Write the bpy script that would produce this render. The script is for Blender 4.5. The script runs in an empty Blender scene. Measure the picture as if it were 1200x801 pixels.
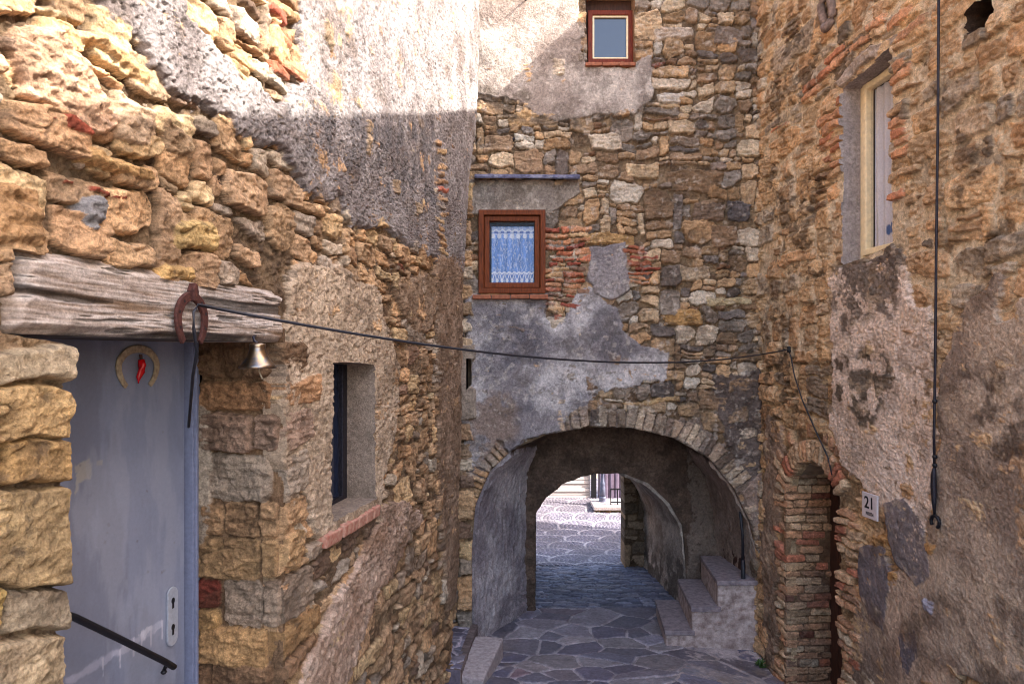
import bpy, bmesh, math, random
import numpy as np
from mathutils import Vector, Matrix

# ------------------------------------------------------------------ camera, sky, sun, exposure
EZ = 1.75                      # eye height above the paving underfoot
F, CX, CY = 800.0, 600.0, 415.0
scene = bpy.context.scene
COL = scene.collection
cam_d = bpy.data.cameras.new('camera'); cam = bpy.data.objects.new('camera', cam_d); COL.objects.link(cam)
cam.location = (0, 0, EZ); cam.rotation_euler = (math.radians(90), 0, 0)
cam_d.sensor_width = 36; cam_d.lens = 24; cam_d.shift_y = 14.5/1200; cam_d.clip_end = 2000; cam_d.clip_start = .05
scene.camera = cam
SUN = Vector((-.74, .20, -.64)).normalized()          # the way the sunlight travels
world = bpy.data.worlds.new('World'); scene.world = world; world.use_nodes = True
nt = world.node_tree; bg = nt.nodes['Background']
sky = nt.nodes.new('ShaderNodeTexSky'); sky.sky_type = 'NISHITA'; sky.sun_disc = False
sky.sun_elevation = math.asin(-SUN.z); sky.sun_rotation = math.atan2(-SUN.x, -SUN.y)
sky.air_density = 1.0; sky.dust_density = 2.0; sky.ozone_density = 1.0
tint = nt.nodes.new('ShaderNodeMix'); tint.data_type = 'RGBA'; tint.blend_type = 'MULTIPLY'; tint.inputs[0].default_value = 1
tint.inputs[7].default_value = (1.12, 1.0, .90, 1)      # sky light warmed by hand, standing in for a camera white balance
nt.links.new(sky.outputs[0], tint.inputs[6]); nt.links.new(tint.outputs[2], bg.inputs[0]); bg.inputs[1].default_value = .15
sun_d = bpy.data.lights.new('sun', 'SUN'); sun_d.energy = 2.0; sun_d.angle = math.radians(.5); sun_d.color = (1, .95, .90)
sun = bpy.data.objects.new('sun', sun_d); COL.objects.link(sun)
sun.rotation_euler = SUN.to_track_quat('-Z', 'Y').to_euler(); sun.location = (10, -3, 12)
scene.view_settings.view_transform = 'Standard'; scene.view_settings.look = 'None'
scene.view_settings.exposure = 2.98
scene.cycles.filter_width = 1.0; scene.view_settings.gamma = 1

# ------------------------------------------------------------------ small helpers
def S(r, g, b, k=1.0):         # a colour written as 0-255 sRGB -> linear albedo
    f = lambda c: (c/255/12.92 if c/255 <= .04045 else ((c/255+.055)/1.055)**2.4)*k
    return np.array([f(r), f(g), f(b)])
_tabs = {}
def vnoise(x, y, seed=0):
    if seed not in _tabs: _tabs[seed] = np.random.default_rng(seed+77).random((256, 256))*2-1
    t = _tabs[seed]
    xi = np.floor(x).astype(np.int64); yi = np.floor(y).astype(np.int64)
    fx = x-xi; fy = y-yi
    fx = fx*fx*(3-2*fx); fy = fy*fy*(3-2*fy)
    x0 = xi & 255; x1 = (xi+1) & 255; y0 = yi & 255; y1 = (yi+1) & 255
    return (t[y0, x0]*(1-fx)+t[y0, x1]*fx)*(1-fy)+(t[y1, x0]*(1-fx)+t[y1, x1]*fx)*fy
def fbm(x, y, f, octv=4, seed=0, gain=.5):
    a, s, n = 1.0, 0.0, 0.0
    c, sn = .8, .6
    for o in range(octv):
        s = s+a*vnoise(x*f, y*f, seed+o); n += a; a *= gain
        x, y = c*x-sn*y+3.1, sn*x+c*y+1.7; f *= 2.03
    return s/n*1.6
def sstep(a, b, x):
    t = np.clip((x-a)/(b-a), 0, 1); return t*t*(3-2*t)
def inside(px, py, poly):
    r = np.zeros(px.shape, bool); n = len(poly)
    for i in range(n):
        x0, y0 = poly[i]; x1, y1 = poly[(i+1) % n]
        if y0 == y1: continue
        c = ((y0 > py) != (y1 > py)) & (px < (x1-x0)*(py-y0)/(y1-y0)+x0)
        r ^= c
    return r
def nearest(px, py, poly):
    best = np.full(px.shape, 1e9); bx = px.copy(); by = py.copy(); n = len(poly)
    for i in range(n):
        x0, y0 = poly[i]; x1, y1 = poly[(i+1) % n]
        dx, dy = x1-x0, y1-y0; L = dx*dx+dy*dy+1e-12
        t = np.clip(((px-x0)*dx+(py-y0)*dy)/L, 0, 1)
        qx = x0+t*dx; qy = y0+t*dy; d = np.hypot(px-qx, py-qy)
        m = d < best
        best = np.where(m, d, best); bx = np.where(m, qx, bx); by = np.where(m, qy, by)
    return best, bx, by
def psdf(px, py, poly):
    d, _, _ = nearest(px, py, poly)
    return np.where(inside(px, py, poly), -d, d)

# ------------------------------------------------------------------ materials
def new_mat(name):
    m = bpy.data.materials.new(name); m.use_nodes = True
    return m, m.node_tree, m.node_tree.nodes['Principled BSDF']
def mat_attr(name, rough=.95, var=.35, fine=160, bump=.5, dist=.004, spec=.2):
    """colour attribute x fine grain, with a fine bump"""
    m, t, p = new_mat(name); N = t.nodes
    a = N.new('ShaderNodeAttribute'); a.attribute_name = 'Col'
    tc = N.new('ShaderNodeTexCoord')
    n1 = N.new('ShaderNodeTexNoise'); n1.inputs['Scale'].default_value = fine; n1.inputs['Detail'].default_value = 5; n1.inputs['Roughness'].default_value = .7
    t.links.new(tc.outputs['Object'], n1.inputs['Vector'])
    mr = N.new('ShaderNodeMapRange'); mr.inputs[1].default_value = .3; mr.inputs[2].default_value = .7
    mr.inputs[3].default_value = 1-var; mr.inputs[4].default_value = 1+var
    t.links.new(n1.outputs['Fac'], mr.inputs[0])
    mx = N.new('ShaderNodeMix'); mx.data_type = 'RGBA'; mx.blend_type = 'MULTIPLY'; mx.inputs[0].default_value = 1
    t.links.new(a.outputs['Color'], mx.inputs[6]); t.links.new(mr.outputs[0], mx.inputs[7])
    n2 = N.new('ShaderNodeTexNoise'); n2.inputs['Scale'].default_value = fine*.27; n2.inputs['Detail'].default_value = 7; n2.inputs['Roughness'].default_value = .72
    t.links.new(tc.outputs['Object'], n2.inputs['Vector'])
    m2 = N.new('ShaderNodeMapRange'); m2.inputs[1].default_value = .36; m2.inputs[2].default_value = .62; m2.inputs[3].default_value = 1-.95*var; m2.inputs[4].default_value = 1+.55*var
    t.links.new(n2.outputs['Fac'], m2.inputs[0])
    mx2 = N.new('ShaderNodeMix'); mx2.data_type = 'RGBA'; mx2.blend_type = 'MULTIPLY'; mx2.inputs[0].default_value = 1
    t.links.new(mx.outputs[2], mx2.inputs[6]); t.links.new(m2.outputs[0], mx2.inputs[7])
    t.links.new(mx2.outputs[2], p.inputs['Base Color'])
    ad = N.new('ShaderNodeMath'); ad.operation = 'MULTIPLY_ADD'; ad.inputs[1].default_value = 2.2
    t.links.new(n2.outputs['Fac'], ad.inputs[0]); t.links.new(n1.outputs['Fac'], ad.inputs[2])
    b = N.new('ShaderNodeBump'); b.inputs['Strength'].default_value = bump; b.inputs['Distance'].default_value = dist
    t.links.new(ad.outputs[0], b.inputs['Height']); t.links.new(b.outputs[0], p.inputs['Normal'])
    p.inputs['Roughness'].default_value = rough; p.inputs['Specular IOR Level'].default_value = spec
    return m
def mat_plain(name, col, rough=.6, metal=0, scale=30, var=.25, bump=.15, stretch=(1, 1, 1), col2=None, spec=.4, dist=.003):
    m, t, p = new_mat(name); N = t.nodes
    tc = N.new('ShaderNodeTexCoord'); mp = N.new('ShaderNodeMapping'); mp.inputs['Scale'].default_value = stretch
    n1 = N.new('ShaderNodeTexNoise'); n1.inputs['Scale'].default_value = scale; n1.inputs['Detail'].default_value = 6; n1.inputs['Roughness'].default_value = .65
    t.links.new(tc.outputs['Object'], mp.inputs['Vector']); t.links.new(mp.outputs[0], n1.inputs['Vector'])
    cr = N.new('ShaderNodeMix'); cr.data_type = 'RGBA'
    c = np.array(col); c2 = np.array(col2) if col2 is not None else c*(1+var)
    c1 = c if col2 is not None else c*(1-var)
    cr.inputs[6].default_value = (*c1, 1); cr.inputs[7].default_value = (*c2, 1)
    mr = N.new('ShaderNodeMapRange'); mr.inputs[1].default_value = .35; mr.inputs[2].default_value = .65
    t.links.new(n1.outputs['Fac'], mr.inputs[0]); t.links.new(mr.outputs[0], cr.inputs[0])
    t.links.new(cr.outputs[2], p.inputs['Base Color'])
    b = N.new('ShaderNodeBump'); b.inputs['Strength'].default_value = bump; b.inputs['Distance'].default_value = dist
    t.links.new(n1.outputs['Fac'], b.inputs['Height']); t.links.new(b.outputs[0], p.inputs['Normal'])
    p.inputs['Roughness'].default_value = rough; p.inputs['Metallic'].default_value = metal; p.inputs['Specular IOR Level'].default_value = spec
    return m
M_MAS = mat_attr('masonry', var=.36, fine=130, bump=1., dist=.008)
M_PAVE = mat_attr('paving', rough=.7, var=.25, fine=90, bump=.35, spec=.4)
M_DOOR = mat_attr('painted_door', rough=.42, var=.06, fine=220, bump=.08, dist=.001, spec=.5)
M_CLOTH = mat_attr('lace', rough=.9, var=.15, fine=300, bump=.3, dist=.001)
M_WOODOLD = mat_attr('weathered_beam', rough=.9, var=.3, fine=130, bump=.5, dist=.003)
M_BRWOOD = mat_plain('varnished_wood', S(108, 52, 22), spec=.2, rough=.6, scale=18, var=.45, stretch=(6, 6, .6), bump=.12)
M_BRWOODH = mat_plain('varnished_wood_rail', S(112, 58, 32), rough=.45, scale=18, var=.45, stretch=(.6, 6, 6), bump=.12)
M_REDWOOD = mat_plain('red_wood', S(112, 46, 26), spec=.2, rough=.6, scale=20, var=.4, stretch=(5, 5, .8), bump=.12)
M_CREAM = mat_plain('cream_paint', S(236, 216, 174), rough=.5, scale=25, var=.12, bump=.08)
M_DARKWOOD = mat_plain('dark_door_wood', S(70, 44, 34), rough=.7, scale=20, var=.4, stretch=(8, 8, .6), bump=.3)
M_RUST = mat_plain('rusty_iron', S(74, 42, 36), rough=.75, metal=.35, scale=90, var=.45, bump=.4)
M_BLACK = mat_plain('black_cable', S(34, 34, 40), rough=.5, scale=60, var=.3, bump=.1)
M_IRON = mat_plain('dark_iron', S(48, 46, 54), rough=.5, metal=.6, scale=80, var=.35, bump=.3)
M_BRASS = mat_plain('tarnished_brass', S(168, 140, 100), rough=.32, metal=1, scale=40, col2=S(110, 108, 110), bump=.15)
M_BONE = mat_plain('worn_horseshoe', S(176, 160, 132), rough=.6, scale=50, col2=S(128, 110, 90), bump=.3)
M_RED = mat_plain('red_gloss', S(190, 12, 22), rough=.25, scale=20, var=.15, bump=.05)
M_FRAMEBLUE = mat_plain('painted_frame', S(112, 118, 140), rough=.4, scale=40, var=.12, bump=.05)
M_PLATE = mat_plain('handle_plate', S(168, 174, 186), rough=.35, metal=.3, scale=60, var=.1, bump=.05)
M_SLATE = mat_plain('blue_slate', S(112, 114, 140), rough=.75, scale=28, var=.4, bump=.5, dist=.01)
M_CONC = mat_plain('cast_stone', S(196, 182, 178), rough=.9, scale=26, col2=S(152, 138, 136), bump=.8, dist=.012)
M_STEP = mat_plain('step_concrete', S(206, 188, 180), rough=.95, scale=14, col2=S(140, 120, 112), bump=.9, dist=.03)
M_TREAD = mat_plain('step_tread', S(156, 142, 142), rough=.85, scale=18, col2=S(116, 104, 108), bump=.6, dist=.012)
M_TILE = mat_plain('terracotta', S(150, 92, 66), rough=.85, scale=25, var=.35, bump=.5, dist=.006)
M_MARBLE = mat_plain('plate_marble', S(206, 196, 196), rough=.4, scale=30, var=.06, bump=.05)
M_INK = mat_plain('black_letters', S(16, 16, 22), rough=.5, var=.1)
M_BODY = mat_plain('house_render', S(150, 130, 108), rough=.95, scale=12, var=.25, bump=.6, dist=.01)
M_LAMP = mat_plain('grey_cast_iron', S(88, 92, 112), rough=.5, metal=.2, scale=40, var=.2)
M_WHITE = mat_plain('white_wall_paint', S(196, 186, 182), rough=.8, scale=10, var=.08, stretch=(.3, .3, 8), bump=.3)
M_SHEET = mat_plain('purple_grey_sheet', S(112, 100, 118), rough=.5, scale=10, var=.15)
M_LEAF = mat_plain('weed_leaf', S(62, 92, 38), rough=.6, scale=30, var=.3)
M_STONEW = mat_plain('garden_wall_stone', S(112, 96, 82), rough=.95, scale=14, var=.4, bump=.7, dist=.02)
def mat_glass(name, tint, rough=.03, ior=1.9, alpha=1.0):
    m, t, p = new_mat(name)
    p.inputs['Base Color'].default_value = (*tint, 1); p.inputs['Roughness'].default_value = rough
    p.inputs['IOR'].default_value = ior
    n = t.nodes.new('ShaderNodeTexNoise'); n.inputs['Scale'].default_value = 4
    b = t.nodes.new('ShaderNodeBump'); b.inputs['Strength'].default_value = .06; b.inputs['Distance'].default_value = .02
    t.links.new(n.outputs['Fac'], b.inputs['Height']); t.links.new(b.outputs[0], p.inputs['Normal'])
    if alpha < 1: p.inputs['Alpha'].default_value = alpha
    return m
M_GLASS = mat_glass('window_glass', (.012, .018, .04), ior=1.65)
M_CLEAR = mat_glass('clear_pane', (.05, .07, .1), ior=1.45, alpha=.10)

# ------------------------------------------------------------------ objects
def tag(o, label=None, cat=None, group=None, kind=None):
    if label: o['label'] = label
    if cat: o['category'] = cat
    if group: o['group'] = group
    if kind: o['kind'] = kind
    return o
def thing(name, loc, label, cat, group=None):
    o = bpy.data.objects.new(name, None); o.empty_display_size = .2; COL.objects.link(o); o.location = loc
    return tag(o, label, cat, group)
ROOTS = {}
def link(name, me, parent=None, mat=None):
    """mesh in world coordinates -> object; a top-level one gets its origin at its base"""
    o = bpy.data.objects.new(name, me); COL.objects.link(o)
    if mat: me.materials.append(mat)
    if parent is not None:
        off = Vector(parent.location); pp = parent.parent
        while pp is not None: off += Vector(pp.location); pp = pp.parent
        me.transform(Matrix.Translation(-off)); o.parent = parent
    else:
        n = len(me.vertices); co = np.empty(n*3, np.float32); me.vertices.foreach_get('co', co); co = co.reshape(-1, 3)
        c = Vector(((co[:, 0].min()+co[:, 0].max())/2, (co[:, 1].min()+co[:, 1].max())/2, co[:, 2].min()))
        me.transform(Matrix.Translation(-c)); o.location = c
    return o
def npmesh(name, v, f, col=None, smooth=True):
    me = bpy.data.meshes.new(name)
    v = np.asarray(v, np.float32); f = np.asarray(f, np.int32)
    me.vertices.add(len(v)); me.vertices.foreach_set('co', v.ravel())
    me.loops.add(f.size); me.loops.foreach_set('vertex_index', f.ravel())
    me.polygons.add(len(f)); k = f.shape[1]
    me.polygons.foreach_set('loop_start', np.arange(0, f.size, k, dtype=np.int32))
    me.update(calc_edges=True)
    me.polygons.foreach_set('use_smooth', np.full(len(f), smooth))
    if col is not None:
        c = np.ones((len(v), 4), np.float32); c[:, :3] = np.clip(col, 0, 1)
        a = me.color_attributes.new('Col', 'FLOAT_COLOR', 'POINT'); a.data.foreach_set('color', c.ravel())
    return me
class MB:
    """collects boxes, tubes, lathes and prisms into one mesh"""
    def __init__(s): s.v = []; s.f = []; s.pieces = []
    def add(s, vs, fs):
        k = len(s.v); s.v += [tuple(p) for p in vs]; f = [tuple(i+k for i in q) for q in fs]; s.f += f; s.pieces.append((k, len(s.v), f)); return s
    def box(s, B, u0, u1, v0, v1, n0, n1):
        o, eu, ev, n = B
        P = [o+eu*a+ev*b+n*c for c in (n0, n1) for b in (v0, v1) for a in (u0, u1)]
        return s.add(P, [(0, 2, 3, 1), (4, 5, 7, 6), (0, 1, 5, 4), (2, 6, 7, 3), (0, 4, 6, 2), (1, 3, 7, 5)])
    def tube(s, pts, r, n=8, cap=True, taper=None):
        pts = [Vector(p) for p in pts]; vs = []; fs = []; m = len(pts)
        up = Vector((0, 0, 1))
        for i, p in enumerate(pts):
            t = (pts[min(i+1, m-1)]-pts[max(i-1, 0)]).normalized()
            a = t.cross(up if abs(t.z) < .95 else Vector((1, 0, 0))).normalized(); b = t.cross(a)
            rr = r*(taper[i] if taper else 1)
            vs += [p+(a*math.cos(2*math.pi*k/n)+b*math.sin(2*math.pi*k/n))*rr for k in range(n)]
        for i in range(m-1):
            fs += [(i*n+k, i*n+(k+1) % n, (i+1)*n+(k+1) % n, (i+1)*n+k) for k in range(n)]
        if cap: fs += [tuple(range(n-1, -1, -1)), tuple((m-1)*n+k for k in range(n))]
        return s.add(vs, fs)
    def lathe(s, base, prof, n=20):
        base = Vector(base); vs = []; fs = []; m = len(prof)
        for r, z in prof: vs += [base+Vector((r*math.cos(2*math.pi*k/n), r*math.sin(2*math.pi*k/n), z)) for k in range(n)]
        for i in range(m-1): fs += [(i*n+k, i*n+(k+1) % n, (i+1)*n+(k+1) % n, (i+1)*n+k) for k in range(n)]
        fs += [tuple(range(n-1, -1, -1)), tuple((m-1)*n+k for k in range(n))]
        return s.add(vs, fs)
    def ring(s, B, u0, u1, v0, v1, w, n0, n1):
        o, eu, ev, n = B; q = [(u0, v0), (u1, v0), (u1, v1), (u0, v1)]; r = [(u0+w, v0+w), (u1-w, v0+w), (u1-w, v1-w), (u0+w, v1-w)]
        P = [o+eu*a+ev*b+n*c for c in (n0, n1) for a, b in q+r]; fs = []
        for i in range(4):
            j = (i+1) % 4; fs += [(i, j, 4+j, 4+i), (8+i, 12+i, 12+j, 8+j), (i, 8+i, 8+j, j), (4+i, 4+j, 12+j, 12+i)]
        return s.add(P, fs)
    def each(s, name, mat, parent=None, **k):
        """one object per piece"""
        out = []
        for v0, v1, fs in s.pieces: out.append(MB().add(s.v[v0:v1], [tuple(i-v0 for i in f) for f in fs]).build(name, mat, parent, **k))
        return out
    def prism(s, B, poly, n0, n1):
        o, eu, ev, n = B; k = len(poly)
        vs = [o+eu*a+ev*b+n*n0 for a, b in poly]+[o+eu*a+ev*b+n*n1 for a, b in poly]
        fs = [tuple(range(k-1, -1, -1)), tuple(range(k, 2*k))]+[(i, (i+1) % k, k+(i+1) % k, k+i) for i in range(k)]
        return s.add(vs, fs)
    def build(s, name, mat, parent=None, smooth=False, bevel=0, seg=2):
        me = bpy.data.meshes.new(name); me.from_pydata(s.v, [], s.f); me.update()
        bm = bmesh.new(); bm.from_mesh(me); bmesh.ops.recalc_face_normals(bm, faces=bm.faces); bm.to_mesh(me); bm.free()
        if smooth: me.polygons.foreach_set('use_smooth', np.full(len(me.polygons), True))
        o = link(name, me, parent, mat)
        if bevel:
            b = o.modifiers.new('bevel', 'BEVEL'); b.width = bevel; b.segments = seg; b.limit_method = 'ANGLE'
        return o

# ------------------------------------------------------------------ the relief painter: a fine grid whose stones, bricks and render are real relief
class Wall:
    def __init__(s, u, v, P, N, seed=1, warp=.02):
        """u, v 1-D arrays; P(u, v) -> (...,3) positions; N(u,v) -> normals"""
        s.u1, s.v1 = np.asarray(u), np.asarray(v)
        s.u, s.v = np.meshgrid(s.u1, s.v1); s.P, s.N = P, N
        s.rng = np.random.default_rng(seed); s.seed = seed*31
        s.H = np.zeros(s.u.shape); s.C = np.zeros(s.u.shape+(3,))
        s.wu = s.u+warp*fbm(s.u, s.v, 3.0, 4, s.seed+1)+.45*warp*fbm(s.u, s.v, 8, 3, s.seed+31); s.wv = s.v+warp*1.2*fbm(s.u, s.v, 2.2, 4, s.seed+6)+.45*warp*fbm(s.u, s.v, 8, 3, s.seed+35)
        s.n1 = fbm(s.u, s.v, 9, 4, s.seed+11); s.n2 = fbm(s.u, s.v, 38, 3, s.seed+17, .6); s.n3 = fbm(s.u, s.v*3.2, 14, 4, s.seed+21)
        s.keep = None
    def base(s, col, h=0., amp=.008, col2=None):
        s.H[:] = h+amp*(s.n1*.7+s.n2*.6); t = np.clip(.5+.6*s.n1, 0, 1)[..., None]
        c2 = col*.75 if col2 is None else col2
        s.C[:] = (col*(1-t)+c2*t)*(1+.18*s.n2[..., None])
    def win(s, u0, u1, v0, v1, pad=.06):
        a = np.searchsorted(s.u1, u0-pad); b = np.searchsorted(s.u1, u1+pad)
        c = np.searchsorted(s.v1, v0-pad); d = np.searchsorted(s.v1, v1+pad)
        return (slice(c, d), slice(a, b)) if b > a and d > c else None
    def stone(s, poly, prot, col, bev=.03, rough=.006, tilt=.012, k=.007, raw=False, col2=None, strata=.15, en=1.):
        P = np.array(poly); w = s.win(P[:, 0].min(), P[:, 0].max(), P[:, 1].min(), P[:, 1].max())
        if w is None: return
        ar = 0.5*np.sum(P[:, 0]*np.roll(P[:, 1], -1)-np.roll(P[:, 0], -1)*P[:, 1])
        if ar < 0: P = P[::-1]
        U, V = (s.u[w], s.v[w]) if raw else (s.wu[w], s.wv[w])
        acc = np.zeros(U.shape)
        for i in range(len(P)):
            a, b = P[i], P[(i+1) % len(P)]; e = b-a; L = math.hypot(*e)
            if L < 1e-5: continue
            d = (e[0]*(V-a[1])-e[1]*(U-a[0]))/L
            acc += np.exp(-np.clip(d, -.2, .3)/k)
        sd = -k*np.log(acc+1e-30)+en*(s.n2[w]*.0045+s.n1[w]*.004)
        t = np.clip(sd/(bev*.62), 0, 1); prof = 1-(1-t)**2.4
        c = P.mean(0); g = s.rng.normal(0, 1, 2)*tilt/.15
        off = s.rng.uniform(0, 50)
        face = fbm(U+off, V-off, 6, 3, s.seed+40)
        fc = 0; ext = max(P[:, 0].max()-P[:, 0].min(), P[:, 1].max()-P[:, 1].min())
        for _ in range(3):                 # hewn facets: planes that slice the face
            an = s.rng.uniform(0, 6.283); o_ = s.rng.uniform(.0, .4)*ext; sl = s.rng.uniform(.04, .28)
            fc = np.minimum(fc, -sl*(np.cos(an)*(U-c[0])+np.sin(an)*(V-c[1])-o_+.25*ext*.12*s.n1[w]))
        hh = prot*prof+np.clip(g[0]*(U-c[0])+g[1]*(V-c[1]), -.015, .015)*t+np.clip(fc, -.03, 0)*t+(rough*(.7*face+1.3*s.n3[w]+1.0*s.n2[w]))*t
        fis = sstep(.86, .985, 1-np.abs(fbm(U+off*.7, V*2.1-off, 5.5, 3, s.seed+53)))*sstep(-.1, .5, fbm(U-off, V, 3, 2, s.seed+57)); hh = hh-.008*fis*t
        m = (sd > 0) & (hh > s.H[w])
        s.H[w] = np.where(m, hh, s.H[w])
        q = 1+.22*face+strata*s.n3[w]+.12*s.n2[w]
        cc = col[None, None]*np.clip(q, .5, 1.5)[..., None]
        c2 = col2 if col2 is not None else col*np.array([.72, .68, .66])
        bl = np.clip(.15+.55*fbm(U-off, V+off, 4.5, 3, s.seed+47), 0, .85)[..., None]
        cc = cc*(1-bl)+c2*bl*(1+.15*s.n2[w])[..., None]
        cc = cc*(1-.4*fis[..., None])
        s.C[w] = np.where(m[..., None], cc, s.C[w])
    def rectpoly(s, a, b, c, d, gap, jit=.10, ch=.28):
        r = s.rng; w, h = b-a-gap, d-c-gap; a += gap/2; b -= gap/2; c += gap/2; d -= gap/2
        if w <= .006 or h <= .006: return None
        mn = min(w, h); j = lambda: r.uniform(-jit, jit)*mn
        C = lambda: r.uniform(.04, ch)*mn*(1 if r.random() < .7 else 1.5)
        t1, t2, t3, t4 = j(), j(), j(), j()
        return [(a+C(), c+max(0, t1)), (b-C(), c+max(0, t2)), (b, c+C()), (b, d-C()), (b-C(), d-max(0, t3)), (a+C(), d-max(0, t4)), (a, d-C()), (a, c+C())]
    def pack(s, u0, u1, v0, v1, hm, asp=(.9, 2.6), region=None, exclude=(), pal=None, prot=(.02, .045), gap=.014, bev=.03, split=.22, rough=.006, tilt=.012, jit=.10, ch=.28, sd=.33):
        r = s.rng; segs = [[u0, u1, v0]]; rects = []; guard = 0
        while guard < 20000:
            guard += 1
            i = min(range(len(segs)), key=lambda q: segs[q][2]); a, b, v = segs[i]
            if v >= v1: break
            nb = [segs[q][2]-v for q in (i-1, i+1) if 0 <= q < len(segs)]
            wd = b-a; h = hm*math.exp(r.normal(0, sd)); w = h*r.uniform(*asp)
            if wd < .5*hm and nb:
                hh = min(nb); n = max(1, int(round(hh/(hm*.8)))); 
                for q in range(n): rects.append((a, b, v+hh*q/n, v+hh*(q+1)/n))
                segs[i][2] = v+hh
            else:
                if wd-w < .5*hm: w = wd if wd < 3.2*hm else wd*.5
                for x in nb:
                    if abs(x-h) < .35*hm and x > .3*hm: h = x
                rects.append((a, a+w, v, v+h))
                if w < wd-1e-6:
                    if r.random() < .5: segs[i:i+1] = [[a, a+w, v+h], [a+w, b, v]]
                    else:
                        rects[-1] = (b-w, b, v, v+h); segs[i:i+1] = [[a, b-w, v], [b-w, b, v+h]]
                else: segs[i][2] = v+h
            q = 0
            while q < len(segs)-1:
                if abs(segs[q][2]-segs[q+1][2]) < 1e-6: segs[q][1] = segs[q+1][1]; del segs[q+1]
                else: q += 1
        out = []
        for a, b, c, d in rects:
            if d-c > .75*hm and r.random() < split:
                k = r.choice([2, 2, 3]); cuts = [c]+sorted(c+(d-c)*(np.arange(1, k)/k+r.uniform(-.12, .12, k-1)))+[d]
                out += [(a, b, cuts[q], cuts[q+1]) for q in range(k)]
            else: out.append((a, b, c, d))
        for a, b, c, d in out:
            x, y = (a+b)/2, (c+d)/2
            px, py = np.array([x]), np.array([y])
            if region is not None and not inside(px, py, region)[0]: continue
            if any(inside(px, py, e)[0] for e in exclude): continue
            p = s.rectpoly(a, b, c, d, gap, jit, ch)
            if p: s.stone(p, r.uniform(*prot), s.pick(pal, d-c), bev=min(bev*s.rng.uniform(.4, .9), .4*min(b-a, d-c)), rough=rough, tilt=tilt, k=min(.004, .08*min(b-a, d-c)))
    def pick(s, pal, h=0.):
        w = np.array([p[0]*(.0 if h > .075 and p[1][0] > 3.2*p[1][2] and p[1][1] < .2 else 1) for p in pal], float); c = pal[s.rng.choice(len(pal), p=w/w.sum())][1]
        l = c@np.array([.25, .6, .15]); c = (l+(c-l)*.77)*1.18
        c = c*1.16*math.exp(s.rng.normal(0, .17))*np.array([1.0, .975, .93])*np.exp(np.array([1, 0, -1])*s.rng.normal(0, .03))
        return c*min(1, .70/c.max())
    def bricks(s, poly, bh, bw, pal, prot=(.012, .022), gap=.012, miss=.06):
        P = np.array(poly); v = P[:, 1].min(); row = 0; r = s.rng
        while v < P[:, 1].max():
            u = P[:, 0].min()-r.uniform(0, bw); h = bh*r.uniform(.85, 1.15)
            while u < P[:, 0].max():
                w = bw*r.choice([1, 1, .5, .8])*r.uniform(.85, 1.15)
                if inside(np.array([u+w/2]), np.array([v+h/2]), poly)[0] and r.random() > miss:
                    p = s.rectpoly(u, u+w, v, v+h, gap, .06, .16)
                    if p: s.stone(p, r.uniform(*prot), s.pick(pal), bev=.014, rough=.003, tilt=.003, k=.003, strata=.1)
                u += w
            v += h; row += 1
    def render(s, poly, col, thick, edge=.03, en=.05, rough=.006, rf=30, col2=None, soft=.02, blot=5, pit=0., gain=.55, mixn=.6):
        """a coat of plaster over a patch; stones that stand out further stay bare"""
        P = np.array(poly); w = s.win(P[:, 0].min(), P[:, 0].max(), P[:, 1].min(), P[:, 1].max(), .15)
        if w is None: return
        U, V = s.u[w], s.v[w]; so = int(s.rng.integers(0, 900))
        sd = psdf(U, V, poly)+en*fbm(U, V, 5, 5, s.seed+so, .6)
        m = sstep(edge, -edge, sd)
        n = fbm(U, V, rf, 4, s.seed+so+9, gain)
        hh = thick+rough*n+.010*fbm(U, V, 2.5, 3, s.seed+so+13)-(1-m)*.11
        if pit: hh = hh-pit*sstep(.35, .75, fbm(U, V, rf*.8, 3, s.seed+so+29))
        k = sstep(-.004, .003, hh-s.H[w])*(sd < soft)
        t = np.clip(.5+mixn*fbm(U, V, blot, 5, s.seed+so+19, .6), 0, 1)[..., None]
        c2 = col*.7 if col2 is None else col2
        cc = (col*(1-t)+c2*t)*(1+.16*n)[..., None]
        s.H[w] = np.maximum(s.H[w], np.where(sd < soft, hh, -9))
        s.C[w] = s.C[w]*(1-k[..., None])+cc*k[..., None]
    def stain(s, poly, col, amount=.7, f=6, thr=0., en=.08, edge=.08, streak=1.):
        """dirt, lichen and damp with a shape of their own"""
        if poly is None: w = (slice(None), slice(None))
        else:
            P = np.array(poly); w = s.win(P[:, 0].min(), P[:, 0].max(), P[:, 1].min(), P[:, 1].max(), .2)
            if w is None: return
        U, V = s.u[w], s.v[w]; so = int(s.rng.integers(0, 900))
        m = 1. if poly is None else sstep(edge, -edge, psdf(U, V, poly)+en*fbm(U, V, 4, 4, s.seed+so))
        n = fbm(U, V*streak, f, 5, s.seed+so+5, .62)
        k = (m*sstep(thr-.12, thr+.25, n)*amount)[..., None]
        s.C[w] = s.C[w]*(1-k)+col*k
    def build(s, name, mat, parent=None, holes=(), depth=.35, outer=True, rcol=None):
        """holes: (poly, reveal depth, reveal colour)"""
        nv, nu = s.u.shape; u, v, H = s.u.copy(), s.v.copy(), s.H
        fu = .25*(u[:-1, :-1]+u[1:, :-1]+u[:-1, 1:]+u[1:, 1:]); fv = .25*(v[:-1, :-1]+v[1:, :-1]+v[:-1, 1:]+v[1:, 1:])
        keep = np.ones(fu.shape, bool); hid = np.full(fu.shape, -1)
        for i, h in enumerate(holes):
            m = inside(fu, fv, h[0]); keep &= ~m; hid[m] = i
        pk = np.zeros((nv+1, nu+1), bool); pk[1:-1, 1:-1] = keep
        ph = np.full((nv+1, nu+1), -1); ph[1:-1, 1:-1] = hid
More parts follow.
